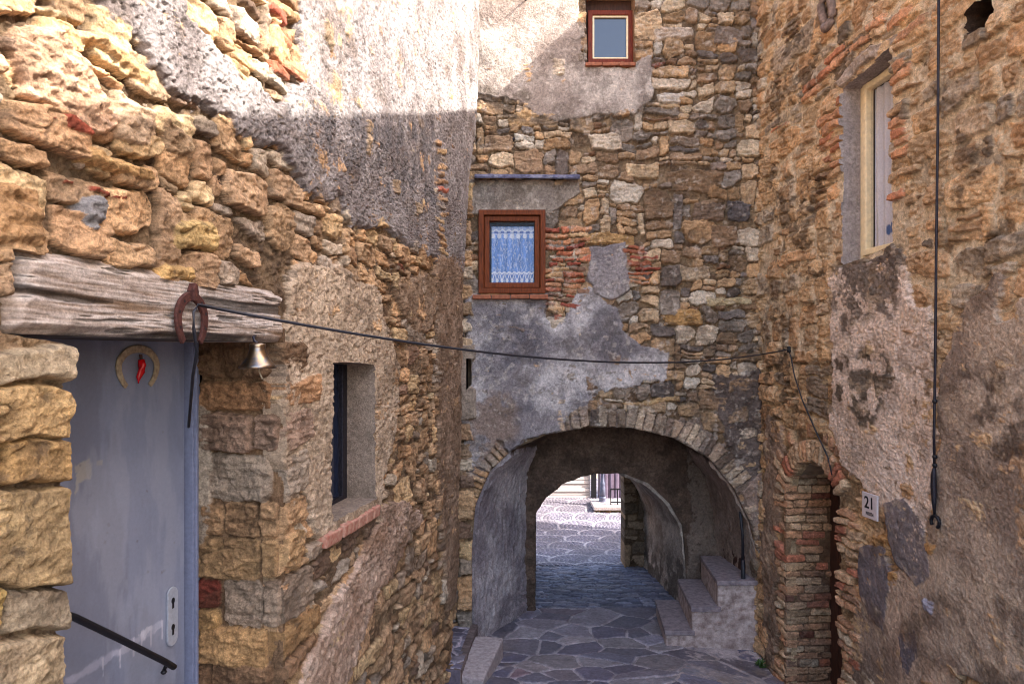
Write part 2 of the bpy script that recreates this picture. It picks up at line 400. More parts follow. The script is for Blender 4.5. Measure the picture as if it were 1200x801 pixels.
        cnt = pk[:-1, :-1].astype(int)+pk[1:, :-1]+pk[:-1, 1:]+pk[1:, 1:]
        hv = np.max([ph[:-1, :-1], ph[1:, :-1], ph[:-1, 1:], ph[1:, 1:]], 0)
        bd = (cnt > 0) & (cnt < 4)
        for i, h in enumerate(holes):
            m = bd & (hv == i)
            if m.any():
                _, qx, qy = nearest(u[m], v[m], h[0]); u[m] = qx; v[m] = qy
        B = s.P(u, v); N = s.N(u, v)
        top = B+N*H[..., None]
        ids = np.arange(nv*nu).reshape(nv, nu)
        q = np.stack([ids[:-1, :-1], ids[:-1, 1:], ids[1:, 1:], ids[1:, :-1]], -1)[keep]
        vs = [top.reshape(-1, 3)]; cs = [s.C.reshape(-1, 3)]; fs = [q]
        # reveals: push every open edge straight back
        E = []
        K = keep
        A = np.zeros((nv, nu-1), int)                      # horizontal edges, between face rows
        up = np.zeros((nv, nu-1), bool); dn = np.zeros((nv, nu-1), bool); up[:-1] = K; dn[1:] = K
        e = up & ~dn; E.append(np.stack([ids[:, :-1][e], ids[:, 1:][e]], -1)[:, ::-1])
        e = dn & ~up; E.append(np.stack([ids[:, :-1][e], ids[:, 1:][e]], -1))
        rt = np.zeros((nv-1, nu), bool); lf = np.zeros((nv-1, nu), bool); rt[:, :-1] = K; lf[:, 1:] = K
        e = rt & ~lf; E.append(np.stack([ids[:-1][e], ids[1:][e]], -1))
        e = lf & ~rt; E.append(np.stack([ids[:-1][e], ids[1:][e]], -1)[:, ::-1])
        E = np.concatenate(E)
        dep = np.full(nv*nu, depth, float); rc = np.full((nv*nu, 3), np.nan)
        hf = hv.reshape(-1)
        for i, h in enumerate(holes):
            dep[hf == i] = h[1]
            if h[2] is not None: rc[hf == i] = h[2]
        onh = hf >= 0
        if not outer: E = E[onh[E[:, 0]] & onh[E[:, 1]]]
        used = np.unique(E); k0 = nv*nu
        Bf, Nf, Cf = B.reshape(-1, 3), N.reshape(-1, 3), s.C.reshape(-1, 3)
        Hf = H.reshape(-1)
        steps = 4; mp = [np.full(nv*nu, -1)]
        front = np.full(nv*nu, -1); prev = None
        for st in range(steps+1):
            mpi = np.full(nv*nu, -1); mpi[used] = np.arange(len(used))+k0; k0 += len(used)
            t = st/steps; dd = Hf[used]*(1-t)-dep[used]*t
            vs.append(Bf[used]+Nf[used]*dd[:, None])
            c = np.where(np.isnan(rc[used]), Cf[used]*.9, rc[used]*(1+.2*s.n1.reshape(-1)[used])[:, None]); cs.append(c)
            if prev is not None:
                fs.append(np.stack([prev[E[:, 0]], prev[E[:, 1]], mpi[E[:, 1]], mpi[E[:, 0]]], -1))
            prev = mpi
        V = np.concatenate(vs); C = np.concatenate(cs); Fc = np.concatenate(fs)
        us = np.zeros(len(V), bool); us[Fc.ravel()] = True; re = np.cumsum(us)-1
        me = npmesh(name, V[us], re[Fc], C[us]); s.top = top
        return link(name, me, parent, mat)
def plane(o, eu, ev, n):
    o, eu, ev, n = (np.array(x, float) for x in (o, eu, ev, n))
    return (lambda u, v: o+u[..., None]*eu+v[..., None]*ev), (lambda u, v: np.broadcast_to(n, u.shape+(3,)))
def grade(stops):
    """1-D samples: stops = [(start, end, spacing at start, spacing at end), ...]"""
    out = []
    for a, b, s0, s1 in stops:
        x = a
        while x < b-1e-9:
            out.append(x); x += s0+(s1-s0)*(x-a)/(b-a)
    out.append(stops[-1][1]); return np.array(out)

# ------------------------------------------------------------------ the place: three walls round a sloping alley
KL, KR = math.hypot(1, .181), math.hypot(1, .0875)
NL = Vector((1, -.181, 0)).normalized(); NR = Vector((-1, -.0875, 0)).normalized()
def L(x, y, t=-.04):             # photo point -> (u, v) on the left house's wall, t metres inside it
    rx, rz = (x-CX)/F, (CY-y)/F; d = (1.663+t*KL)/(.181-rx)
    # point (rx d, d); foot on the wall line
    u = ((rx*d+1.663)*.181+d)/KL
    return (u, EZ+rz*d)
def R(x, y, t=-.035):
    rx, rz = (x-CX)/F, (CY-y)/F; d = (3.24+t*KR)/(rx+.0875)
    u = (-(rx*d-3.24)*.0875+d)/KR
    return (u, EZ+rz*d)
DA = 7.2
def Fr(x, y, d=DA): return ((x-CX)/F*d, EZ+(CY-y)/F*d)
def lm(f, pts, **k): return [f(*p, **k) for p in pts]
BL = (Vector((-1.663, 0, 0)), Vector((.181, 1, 0))/KL, Vector((0, 0, 1)), NL)
BR = (Vector((3.24, 0, 0)), Vector((-.0875, 1, 0))/KR, Vector((0, 0, 1)), NR)
BF = (Vector((0, DA, 0)), Vector((1, 0, 0)), Vector((0, 0, 1)), Vector((0, -1, 0)))
GD = np.array([-60, -4, 0, 2, 4, 6, 7.2, 8.35, 10.3, 11.7, 13, 14.8, 16, 30, 60, 400.])
GH = np.array([-4.5, 1.1, 1.75, 2.1, 2.5, 2.92, 3.1, 3.13, 3.2, 3.3, 3.34, 3.20, 3.18, 3.2, 4, 9.])
def gz(d): return EZ-np.interp(d, GD, GH)

OCHRE = [(3, S(190, 148, 98)), (2.2, S(168, 132, 92)), (2, S(150, 112, 74)), (1.2, S(204, 168, 112)), (1.2, S(150, 132, 112)), (.6, S(196, 176, 148)), (.5, S(122, 96, 76)), (.12, S(160, 84, 60))]
FRONT = [(2.4, S(172, 136, 92)), (2, S(150, 120, 88)), (1.6, S(198, 168, 128)), (1.3, S(208, 190, 165)), (1.3, S(136, 122, 108)), (.9, S(112, 100, 92)), (1, S(128, 92, 62)), (.15, S(160, 86, 60))]
RIGHT = [(2.5, S(206, 166, 114)), (2, S(186, 144, 96)), (1.6, S(150, 114, 80)), (1, S(170, 150, 124)), (.5, S(130, 112, 92)), (.2, S(190, 110, 70))]
BRICK = [(2, S(184, 104, 66)), (1.5, S(196, 134, 86)), (1, S(160, 76, 52)), (1.2, S(206, 164, 110)), (.5, S(140, 104, 80))]
JAMB = [(2.4, S(206, 166, 122)), (2, S(198, 146, 102)), (1, S(180, 108, 76)), (.8, S(164, 124, 94)), (.6, S(212, 184, 146)), (.2, S(130, 78, 60))]

# ================================================================== LEFT HOUSE
lh = thing('stone_house', (-2.2, 3, 0), 'rubble stone house with blue grey door, grey timber lintel and sunlit upper wall', 'house')
uL = grade([(-1.2, 1.72, .05, .02), (1.72, 7.32, .0026, .0175)])
vL = grade([(EZ-3.6, EZ-1.35, .010, .009), (EZ-1.35, EZ+1.35, .0042, .0042), (EZ+1.35, EZ+4.0, .0085, .009), (EZ+4.0, EZ+5.6, .05, .05)])
W = Wall(uL, vL, *plane(BL[0], BL[1], BL[2], BL[3]), seed=3, warp=.026)
W.base(S(160, 134, 104), .006, .016, S(100, 80, 62))
mk = (sstep(4.2, 3.0, W.u)*sstep(EZ+.15, EZ+.35, W.v)); W.H -= .010*mk; W.C *= (1-.3*mk)[..., None]
lint = lm(L, [(10, 289), (332, 353), (331, 403), (10, 389)], t=-.025)
jambU = L(325, 500, -.008)[0]
door_hole = lm(L, [(16, 291), (331, 354), (330, 404), (326, 430), (323, 470), (326, 500), (324, 540), (327, 575), (325, 620), (326, 660), (324, 700), (326, 760), (326, 1250), (70, 1250), (76, 801), (75, 740), (78, 732), (72, 690), (76, 680), (74, 610), (80, 568), (82, 515), (84, 505), (84, 450), (80, 438), (84, 402), (17, 390)])
door_hole = [(u+(jambU-L(325, 500)[0]-.004 if L(300, 500)[0] < u < L(328.5, 500)[0] and v < L(330, 410)[1] else 0), v) for u, v in door_hole]
win_hole = lm(L, [(388, 425), (400, 424), (420, 425), (438, 427), (439, 440), (438, 584), (388, 612)])
near_px = [(0, 394), (84, 394), (86, 801), (0, 801)]
near_excl = lm(L, [(-40, 392), (86, 392), (86, 830), (-60, 830)])
W.pack(.2, 7.3, EZ-3.3, EZ+4.2, .108, (1.0, 2.6), exclude=[near_excl, lint, door_hole], pal=OCHRE, prot=(.018, .044), gap=.007, bev=.022, rough=.006, sd=.36, jit=.15, ch=.32, split=.12, tilt=.014)
# big blocks high on the near end and above the lintel
for px, c in [([(14, 40), (60, 22), (120, 95), (150, 145), (118, 165), (30, 110)], S(196, 160, 130)), ([(78, 30), (98, 28), (178, 70), (176, 92), (150, 80), (84, 44)], S(206, 168, 120)),
              ([(20, 0), (60, 0), (88, 22), (84, 30), (40, 8)], S(206, 180, 140)), ([(140, 95), (178, 115), (190, 185), (140, 165)], S(188, 160, 130)),
              ([(184, 120), (225, 165), (228, 190), (194, 186)], S(180, 150, 116)), ([(0, 215), (46, 218), (52, 285), (0, 283)], S(190, 150, 106)), ([(98, 168), (188, 205), (186, 228), (96, 196)], S(200, 160, 108)),
              ([(92, 228), (124, 228), (124, 270), (88, 262)], S(134, 130, 128)), ([(205, 262), (255, 258), (254, 296), (206, 290)], S(198, 166, 112)), ([(196, 306), (228, 312), (228, 334), (194, 324)], S(198, 160, 104))]:
    W.stone(lm(L, px), W.rng.uniform(.045, .065), c, bev=.04, rough=.009, tilt=.01)
for px in [([(40, 142), (82, 136), (110, 158), (104, 166), (60, 152)]), ([(64, 212), (102, 214), (102, 221), (62, 218)]), ([(102, 218), (158, 236), (157, 246), (102, 226)])]:
    W.stone(lm(L, px), .05, S(150, 78, 58), bev=.015, rough=.004)
# bare blocks of the door's near jamb
yy = [(396, 438, S(190, 168, 136)), (441, 513, S(194, 160, 112)), (516, 566, S(192, 154, 102)), (571, 682, S(194, 164, 118)), (685, 738, S(166, 148, 122)), (742, 830, S(196, 172, 136))]
for a, b, c in yy:
    xl = 86
    if b-a < 60 and a > 500:
        W.stone(lm(L, [(12 if a < 600 else 8, a), (xl, a-2), (xl, b), (6, b+2)]), .055, c, bev=.02, rough=.0045, tilt=.006, col2=c*np.array([.62, .62, .66]), en=.45)
        W.stone(lm(L, [(-40, a+2), (9 if a < 600 else 5, a), (4, b+2), (-40, b+4)]), .045, S(176, 100, 66) if a < 600 else S(208, 176, 110), bev=.025, rough=.007)
    else:
        W.stone(lm(L, [(-60, a+6), (40, a), (xl, a), (xl, b), (30, b+5), (-60, b+12)]), .058, c, bev=.022, rough=.0045, tilt=.006, col2=c*np.array([.62, .62, .66]), en=.45)
W.pack(.3, 1.86, EZ-2.4, EZ+.02, .2, (1, 2), exclude=[lm(L, [(-30, 392), (86, 392), (86, 830), (-30, 830)])], pal=OCHRE, prot=(.03, .05))
# the far jamb's blocks turn the corner on to the face
rows = [(398, 444, [(230, 262), (262, 285), (285, 320)], S(120, 94, 70)), (447, 480, [(234, 322)], S(168, 128, 92)), (482, 527, [(234, 300), (300, 330)], S(150, 124, 104)), (530, 585, [(230, 322)], S(158, 140, 120)),
        (588, 628, [(236, 262), (263, 305), (306, 330)], S(178, 142, 104)), (631, 676, [(228, 305), (306, 326)], S(172, 138, 98)), (678, 712, [(226, 262)], S(112, 54, 42)), (678, 735, [(265, 308), (309, 330)], S(160, 138, 116)),
        (714, 735, [(228, 262)], S(170, 134, 88)), (738, 776, [(226, 315)], S(176, 138, 94)), (779, 801, [(226, 250), (252, 320)], S(140, 108, 80)), (805, 850, [(222, 280), (282, 320)], S(160, 130, 96)), (852, 905, [(222, 320)], S(150, 118, 90)), (908, 960, [(222, 260), (262, 320)], S(160, 126, 92))]
for a, b, xs, c in rows:
    if b-a > 20 and xs[-1][1] > 300:
        v1, v0 = L(325, a)[1], L(325, b)[1]; p = W.rectpoly(jambU-.02, jambU+W.rng.uniform(.14, .42), v0, v1, .004, .06, .2)
        W.stone(p, W.rng.uniform(.05, .062), c*1.1*math.exp(W.rng.normal(0, .08)), bev=.02, rough=.006, tilt=.004)
# rough white render, upper wall
PW = S(168, 160, 156); PD = S(126, 116, 112)
upper = lm(L, [(95, -30), (135, 25), (172, 62), (205, 110), (245, 130), (280, 160), (325, 168), (352, 205), (400, 245), (440, 270), (480, 290), (512, 306), (545, 330), (568, 300), (568, -60), (350, -60), (346, 60), (352, 100), (330, 118), (290, 90), (240, 40), (200, -20)])
W.render(upper, PW, .048, edge=.03, en=.07, rough=.006, rf=80, col2=PD, pit=.012, blot=6, gain=.68, mixn=.8)
W.bricks(lm(L, [(318, 0), (346, 0), (352, 108), (318, 78)]), .065, .22, BRICK, prot=(.03, .05))
W.stain(lm(L, [(330, 110), (400, 130), (512, 140), (512, 250), (470, 235), (420, 210), (360, 170)]), S(112, 108, 108), .78, 16, .0, streak=.5)
W.stain(lm(L, [(395, -20), (440, -20), (500, 120), (420, 120), (390, 40)]), S(124, 116, 114), .6, 16, .1, streak=.5)
for px in [[(428, 140), (436, 150), (434, 192), (426, 180)], [(456, 208), (468, 214), (466, 232), (458, 226)], [(380, 20), (392, 40), (390, 66), (378, 48)], [(392, 86), (400, 98), (398, 118), (390, 108)], [(486, 236), (494, 240), (492, 256), (486, 252)]]:
    W.stone(lm(L, px), .060, S(186, 162, 132), bev=.02, rough=.006)
# strips of bare stone and cracks in the upper render near the corner
for k in range(16):
    y = 165+k*9; x = 512+W.rng.uniform(-3, 3)
    W.stone(lm(L, [(x, y), (x+10, y+1), (x+10, y+8), (x, y+7)]), W.rng.uniform(.05, .066), W.pick(OCHRE), bev=.02)
# sandy roughcast round the little window
mid = lm(L, [(335, 345), (352, 312), (378, 310), (415, 322), (448, 345), (460, 400), (470, 430), (468, 500), (450, 560), (446, 640), (440, 605), (382, 640), (360, 600), (346, 560), (338, 480), (338, 400)])
W.render(mid, S(212, 188, 160), .047, edge=.02, en=.05, rough=.007, rf=44, col2=S(172, 148, 122), pit=.010)
W.render(lm(L, [(346, 790), (430, 640), (452, 592), (474, 580), (492, 604), (470, 660), (442, 700), (405, 801), (380, 860), (330, 860)]), S(204, 176, 154), .058, edge=.02, en=.055, rough=.010, rf=40, col2=S(160, 128, 104), pit=.018)
W.render(lm(L, [(462, 330), (500, 320), (545, 330), (545, 380), (500, 390), (470, 380)]), S(176, 150, 124), .042, edge=.04, en=.07, rough=.009, rf=34, col2=S(130, 104, 80))
W.render(lm(L, [(512, 300), (548, 290), (545, 420), (536, 700), (526, 720), (515, 560), (512, 400)]), S(172, 146, 122), .046, edge=.03, en=.05, rough=.008, rf=34, col2=S(132, 106, 84))
W.render(lm(L, [(326, 420), (352, 420), (348, 520), (352, 600), (330, 590)]), S(180, 156, 130), .045, edge=.02, en=.03, rough=.008, rf=40, pit=.012)
W.stain(None, S(92, 72, 54), .35, 5, .35)
W.stain(None, S(70, 62, 58), .45, 22, .5)
W.stain(lm(L, [(440, 300), (545, 300), (535, 801), (420, 801), (470, 500)]), S(96, 72, 50), .45, 7, .05)
endcut = lm(L, [(563, -700), (561, 60), (558, 130), (551, 200), (546, 260), (542, 330), (541, 420), (538, 560), (535, 700), (531, 800), (528, 1000)])
endcut = [(min(a, 7.30), b) for a, b in endcut]; endcut = endcut+[(7.6, EZ-4), (7.6, EZ+8)]
W.build('wall', M_MAS, lh, [(door_hole, .06, None), (win_hole, .20, S(150, 132, 116)), (endcut, .45, S(150, 120, 90))], depth=.45)
# the door's far jamb, a wall of its own looking back up the alley
jo = Vector(BL[0]+BL[1]*jambU); jx = -NL
jd = jo+Vector((0, 0, 0))
BJ = (jd, jx, Vector((0, 0, 1)), -BL[1])
J = Wall(grade([(-.035, .383, .004, .004)]), grade([(EZ-2.9, EZ+.12, .005, .005)]), *plane(BJ[0], BJ[1], BJ[2], BJ[3]), seed=8, warp=.010)
J.base(S(140, 110, 82), -.004, .008, S(108, 84, 62))
def Jp(x, y):                  # photo point -> (u, v) on the jamb
    rx, rz = (x-CX)/F, (CY-y)/F; n = -BL[1]
    d = (n.x*jd.x+n.y*jd.y)/(n.x*rx+n.y); p = Vector((rx*d, d, 0))-jd; return (p.dot(jx), EZ+rz*d)
for a, b, xs, c in rows:
    for x0, x1 in xs:
        q = [Jp(x0, a), Jp(x1, a), Jp(x1, b), Jp(x0, b)]; q = sorted(q)
        u0, u1 = min(p[0] for p in q), max(p[0] for p in q); v0, v1 = min(p[1] for p in q), max(p[1] for p in q)
        p = J.rectpoly(u0, u1, v0, v1, .004, .05, .16)
        if p: J.stone(p, J.rng.uniform(.02, .036), c*math.exp(J.rng.normal(0, .08)), bev=.02, rough=.008, tilt=.006, k=.004)
J.render(lm(Jp, [(228, 470), (248, 480), (250, 600), (240, 640), (226, 640)]), S(186, 168, 146), .022, edge=.01, en=.02, rough=.005, rf=40)
J.stain(None, S(84, 62, 46), .4, 7, .2)
J.build('door_jamb', M_MAS, lh, depth=.02)
# lintel beam: old split oak
LB = Wall(grade([(lint[0][0]-.004, lint[1][0]+.02, .0045, .006)]), grade([(EZ+.055, EZ+.288, .0032, .0032)]), *plane(BL[0], BL[1], BL[2], BL[3]), seed=5, warp=0)
U, V = LB.u, LB.v; wv = V+.012*fbm(U, V, 1.3, 3, 401)
g1 = fbm(U*2.2, wv*34, 1, 4, 402, .6); g2 = fbm(U*5, wv*95, 1, 3, 410, .6)
crack = sstep(.30, .62, fbm(U*1.8, wv*22, 1, 3, 420))+.9*sstep(.36, .66, g2*.8+.3*g1)
g3 = fbm(U*9, wv*210, 1, 2, 415, .6)
LB.H[:] = .035+.0035*g1+.003*g2+.0018*g3-.012*np.clip(crack, 0, 1.4)+.003*fbm(U, V, 5, 3, 430)
edge = np.minimum(V-V.min(), V.max()-V); LB.H -= .03*(1-sstep(0, .03, edge+.012*fbm(U, V, 8, 3, 440)))
ex = np.minimum(U-U.min(), U.max()-U); LB.H -= .05*(1-sstep(0, .045, ex+.02*fbm(U*0, V, 14, 3, 441)))
t = np.clip(.5+.45*g1+.3*g2, 0, 1)[..., None]
LB.C[:] = S(112, 92, 74)*(1-t)+S(196, 186, 178)*t; LB.C *= (1-.72*np.clip(crack, 0, 1)[..., None])
w2 = sstep(.1, .6, fbm(U, V, 2.2, 4, 450))[..., None]*.35; LB.C[:] = LB.C*(1-w2)+LB.C*np.array([1.02, .86, .66])*w2
LB.build('lintel', M_WOODOLD, lh, depth=.45)
# door, set back in the wall
TD = .42
Ld = lambda x, y: L(x, y, TD)
ud0, ud1 = L(82, 500)[0]-.12, Ld(217, 500)[0]
BD = (BL[0]-NL*TD, BL[1], BL[2], BL[3])
D = Wall(grade([(ud0, ud1-.006, .004, .004)]), grade([(EZ-2.3, EZ+.09, .005, .005)]), *plane(BD[0], BD[1], BD[2], BD[3]), seed=9, warp=0)
D.H[:] = .001*fbm(D.u, D.v, 3, 2, 500); D.C[:] = S(120, 126, 144)*(1+.05*fbm(D.u, D.v, 3, 4, 503)[..., None])
D.C *= (1+.03*fbm(D.u*40, D.v*2, 1, 3, 506)[..., None])
def dpaint(px, col, edge=.006, en=.012, f=30, amt=1.):
    P = lm(Ld, px); m = sstep(edge, -edge, psdf(D.u, D.v, P)+en*fbm(D.u, D.v, f, 3, 510))[..., None]*amt; D.C[:] = D.C*(1-m)+col*m
    return m[..., 0]
m = dpaint([(90, 548), (104, 534), (109, 545), (104, 560), (92, 566), (89, 580), (88, 566)], S(160, 156, 148), .004, .012, 45); D.H -= .0012*m
dpaint([(112, 540), (120, 539), (120, 545), (113, 545)], S(150, 148, 142), .003, .006)
dpaint([(78, 796), (130, 764), (170, 738), (192, 726), (192, 733), (170, 747), (120, 778), (78, 801)], S(186, 186, 204), .006, .012, 30, .55)
for x, y in ((120, 776), (140, 765), (156, 752), (165, 745), (176, 742), (189, 732)): dpaint([(x, y-6), (x+2, y-6), (x+1.6, y+16), (x+.4, y+16)], S(200, 198, 210), .002, .003, 30, .7)
dpaint([(160, 745), (168, 735), (178, 735), (170, 748)], S(206, 204, 214), .004, .012, 40, .8)
for k in range(14):
    x, y = D.rng.uniform(90, 205), D.rng.uniform(430, 690); dpaint([(x, y), (x+2.4, y), (x+2.2, y+2.6), (x, y+2.2)], S(96, 92, 96), .002, .004, 40, .6)
D.stain(None, S(88, 88, 98), .35, 4, .15, streak=.3); D.stain(None, S(150, 154, 166), .3, 7, .25, streak=.25)
dr = D.build('door', M_DOOR, lh, depth=.05)
mb = MB(); mb.box(BD, ud1+.008, ud1+.06, EZ-2.3, EZ+.09, -.03, .035); mb.box(BD, ud1+.012, ud1+.03, EZ-2.3, EZ+.09, .035, .05)
mb.build('door_frame', M_FRAMEBLUE, lh, bevel=.004)
MB().box(BD, ud0-.5, ud1+.3, EZ-2.6, EZ+.3, -.12, -.08).build('door_backing', M_DARKWOOD, lh)
c0 = Ld(194, 690); c1 = Ld(206, 752); uc = (c0[0]+c1[0])/2; hw = (c1[0]-c0[0])/2
pts = [(uc+hw*math.cos(a), (c0[1]-hw if a < math.pi else c1[1]+hw)+hw*math.sin(a)) for a in np.linspace(0, 2*math.pi, 24, endpoint=False)]
hp = MB().prism(BD, pts, .002, .012).build('handle_plate', M_PLATE, dr, bevel=.003)
mb = MB()
for y in (703, 734):
    p = Ld(200, y); q = [(p[0]+.011*math.cos(a), p[1]+.014*math.sin(a)) for a in np.linspace(-1, 4.14, 16)]+[(p[0]-.006, p[1]-.034), (p[0]+.006, p[1]-.034)]; mb.prism(BD, q, .0122, .0135)
mb.each('keyhole', M_INK, dr)
# little window and its brick sill
wu0, wu1 = win_hole[-1][0], win_hole[-2][0]; wv0, wv1 = EZ-.93, EZ-.02
BWn = (BL[0]-NL*.155, BL[1], BL[2], BL[3])
mb = MB().ring(BWn, wu0-.05, wu1, wv0, wv1+.06, .06, -.03, .02)
wn = mb.build('window', M_IRON, lh, bevel=.004)
MB().box(BWn, wu0+.03, wu1-.05, wv0+.05, wv1, -.02, -.012).build('pane', M_GLASS, wn)
s0, s1 = L(378, 610)[0]-.02, L(439, 590)[0]+.02
mb = MB(); n = 7
for k in range(n):
    a, b = s0+(s1-s0)*k/n, s0+(s1-s0)*(k+1)/n; dz = random.Random(k).uniform(-.006, .006)
    o = BL[0]+Vector((0, 0, EZ-.925+dz)); up = (Vector((0, 0, 1))+NL*.12).normalized(); out = (NL-Vector((0, 0, .12))).normalized()
    mb.box((o, BL[1], up, out), a+.004, b-.004, -.075, -.005, -.2, .075+dz)
M_SILL = mat_plain('sill_brick', S(186, 148, 126), rough=.9, scale=30, col2=S(160, 96, 78), bump=.6, dist=.006)
mb.build('window_sill', M_SILL, lh, bevel=.008)
# the rest of the house behind its face: side walls, back and roof
def slab(name, foot, z0, z1, parent, mat=M_BODY):
    zs = z1 if isinstance(z1, (list, tuple)) else [z1]*len(foot); k = len(foot)
    vs = [(x, y, z0) for x, y in foot]+[(x, y, z) for (x, y), z in zip(foot, zs)]
    m = MB().add(vs, [tuple(range(k-1, -1, -1)), tuple(range(k, 2*k))]+[(i, (i+1) % k, k+(i+1) % k, k+i) for i in range(k)]); return m.build(name, mat, parent)
def onL(u, t): p = BL[0]+BL[1]*u-NL*t; return (p.x, p.y)
slab('back_wall', [onL(-1.15, .56), onL(7.0, .56), (-6.5, 8.3), (-6.5, -1.3)], EZ-3.6, EZ+5.6, lh)
slab('roof', [onL(-1.3, -.12), onL(7.0, -.12), (-6.8, 7.0), (-6.8, -1.5)], EZ+5.62, [EZ+5.75, EZ+5.75, EZ+7.4, EZ+7.4], lh, M_TILE)

# ================================================================== ARCH HOUSE
ah = thing('stone_house', (1.2, 8.8, EZ-3.1), 'tall stone house across the alley with an archway through its foot', 'house')
OUT = [(553, 790), (553, 700), (553, 640), (557, 592), (574, 552), (600, 527), (640, 509), (690, 500), (740, 501), (790, 513), (830, 536), (860, 572), (879, 612), (889, 652), (893, 700), (896, 800)]
arch = lm(Fr, OUT)
W = Wall(grade([(-1.25, -.62, .03, .02), (-.62, 2.72, .0078, .0078), (2.72, 3.3, .03, .03)]), grade([(EZ-3.45, EZ+3.85, .0078, .0078), (EZ+3.85, EZ+5.6, .05, .05)]), *plane(BF[0], BF[1], BF[2], BF[3]), seed=21, warp=.034)
W.base(S(150, 126, 98), -.004, .014, S(92, 74, 58))
w1_hole = lm(Fr, [(686, -8), (743, -8), (744, 74), (688, 76)]); w2_hole = lm(Fr, [(564, 252), (634, 252), (634, 340), (564, 340)])
arch_wide = lm(Fr, [(548, 800), (548, 640), (550, 580), (566, 540), (596, 508), (640, 488), (690, 476), (740, 476), (796, 484), (846, 508), (880, 552), (900, 610), (900, 800)])
bigp = [[(615, 128), (652, 135), (655, 152), (598, 152), (596, 138)], [(692, 157), (728, 156), (730, 176), (694, 177)], [(732, 190), (774, 190), (774, 207), (734, 206)], [(782, 202), (846, 200), (845, 224), (784, 225)], [(766, 34), (812, 36), (816, 50), (766, 50)], [(838, 30), (872, 34), (870, 52), (836, 52)],
        [(770, 108), (804, 106), (798, 120), (772, 120)], [(795, 310), (832, 311), (832, 327), (797, 328)], [(828, 348), (880, 350), (880, 358), (830, 360)], [(812, 236), (850, 238), (846, 258), (812, 256)], [(852, 232), (882, 236), (878, 256), (852, 256)], [(832, 262), (866, 262), (868, 288), (834, 290)], [(686, 275), (740, 272), (740, 285), (686, 288)], [(776, 360), (820, 362), (818, 380), (780, 380)], [(720, 470), (800, 462), (800, 470), (740, 474)]]
bigc = [S(206, 170, 124), S(224, 204, 178), S(226, 196, 156), S(142, 116, 90), S(206, 186, 164), S(140, 124, 110), S(218, 206, 190), S(196, 172, 142), S(210, 190, 150), S(140, 118, 100), S(112, 104, 102), S(150, 122, 96), S(196, 156, 106), S(186, 146, 96), S(200, 166, 120)]
bigw = [lm(Fr, p) for p in bigp]
W.pack(-1.2, 3.2, EZ-3.4, EZ+4.0, .122, (.8, 2.5), exclude=[w1_hole, w2_hole, arch_wide]+bigw, pal=FRONT, prot=(.020, .044), gap=.005, bev=.024, split=.24, rough=.006, sd=.46, jit=.13, ch=.36, tilt=.016)
for p, c in zip(bigw, bigc): W.stone(p, .044, c, bev=.03, rough=.007)
# brickwork beside the lower window
W.bricks(lm(Fr, [(638, 266), (688, 266), (690, 335), (660, 376), (640, 376)]), .058, .22, BRICK, prot=(.042, .052), gap=.010, miss=.03)
W.bricks(lm(Fr, [(733, 285), (772, 288), (768, 312), (750, 334), (735, 332)]), .058, .26, BRICK[:3], prot=(.044, .052), gap=.010, miss=.03)
W.bricks(lm(Fr, [(678, 20), (689, 20), (688, 76), (678, 70)]), .13, .14, FRONT, prot=(.046, .054), gap=.012, miss=.0)
# voussoirs
A = np.array(arch); seg = np.hypot(*np.diff(A, axis=0).T); cum = np.r_[0, np.cumsum(seg)]
sA = np.interp(0, [0, 1], [cum[2]+.28, 0]); t = sA
def on_arch(q):
    x = np.interp(q, cum, A[:, 0]); y = np.interp(q, cum, A[:, 1]); q2 = q+.02
    dx, dy = np.interp(q2, cum, A[:, 0])-np.interp(q-.02, cum, A[:, 0]), np.interp(q2, cum, A[:, 1])-np.interp(q-.02, cum, A[:, 1]); l = math.hypot(dx, dy)
    return np.array([x, y]), np.array([-dy/l, dx/l])
ARCHP = [(2, S(172, 150, 126)), (2, S(152, 130, 108)), (1, S(190, 166, 136)), (1, S(112, 96, 84)), (.5, S(176, 136, 92))]
while t < cum[-3]+.1:
    wd = W.rng.uniform(.055, .1); p0, n0 = on_arch(t+.005); p1, n1 = on_arch(t+wd-.005); fr = t/cum[-1]
    ln = W.rng.uniform(.19, .25) if fr > .30 else W.rng.uniform(.14, .3)
    if fr > .72: ln = W.rng.uniform(.13, .24)
    px_ = CX+F/DA*p0[0]; c = W.pick(ARCHP) if px_ > 600 else W.pick(OCHRE, .2)
    if 594 < px_ < 648: t += wd; continue
    if px_ > 640: p1 = p1+W.rng.normal(0, .006, 2); p0 = p0+W.rng.normal(0, .004, 2)
    W.stone([p0+n0*.004, p1+n1*.004, p1+n1*ln, p0+n0*ln], W.rng.uniform(.034, .054), c, bev=.016, rough=.006, tilt=.004, k=.003, raw=True)
    t += wd
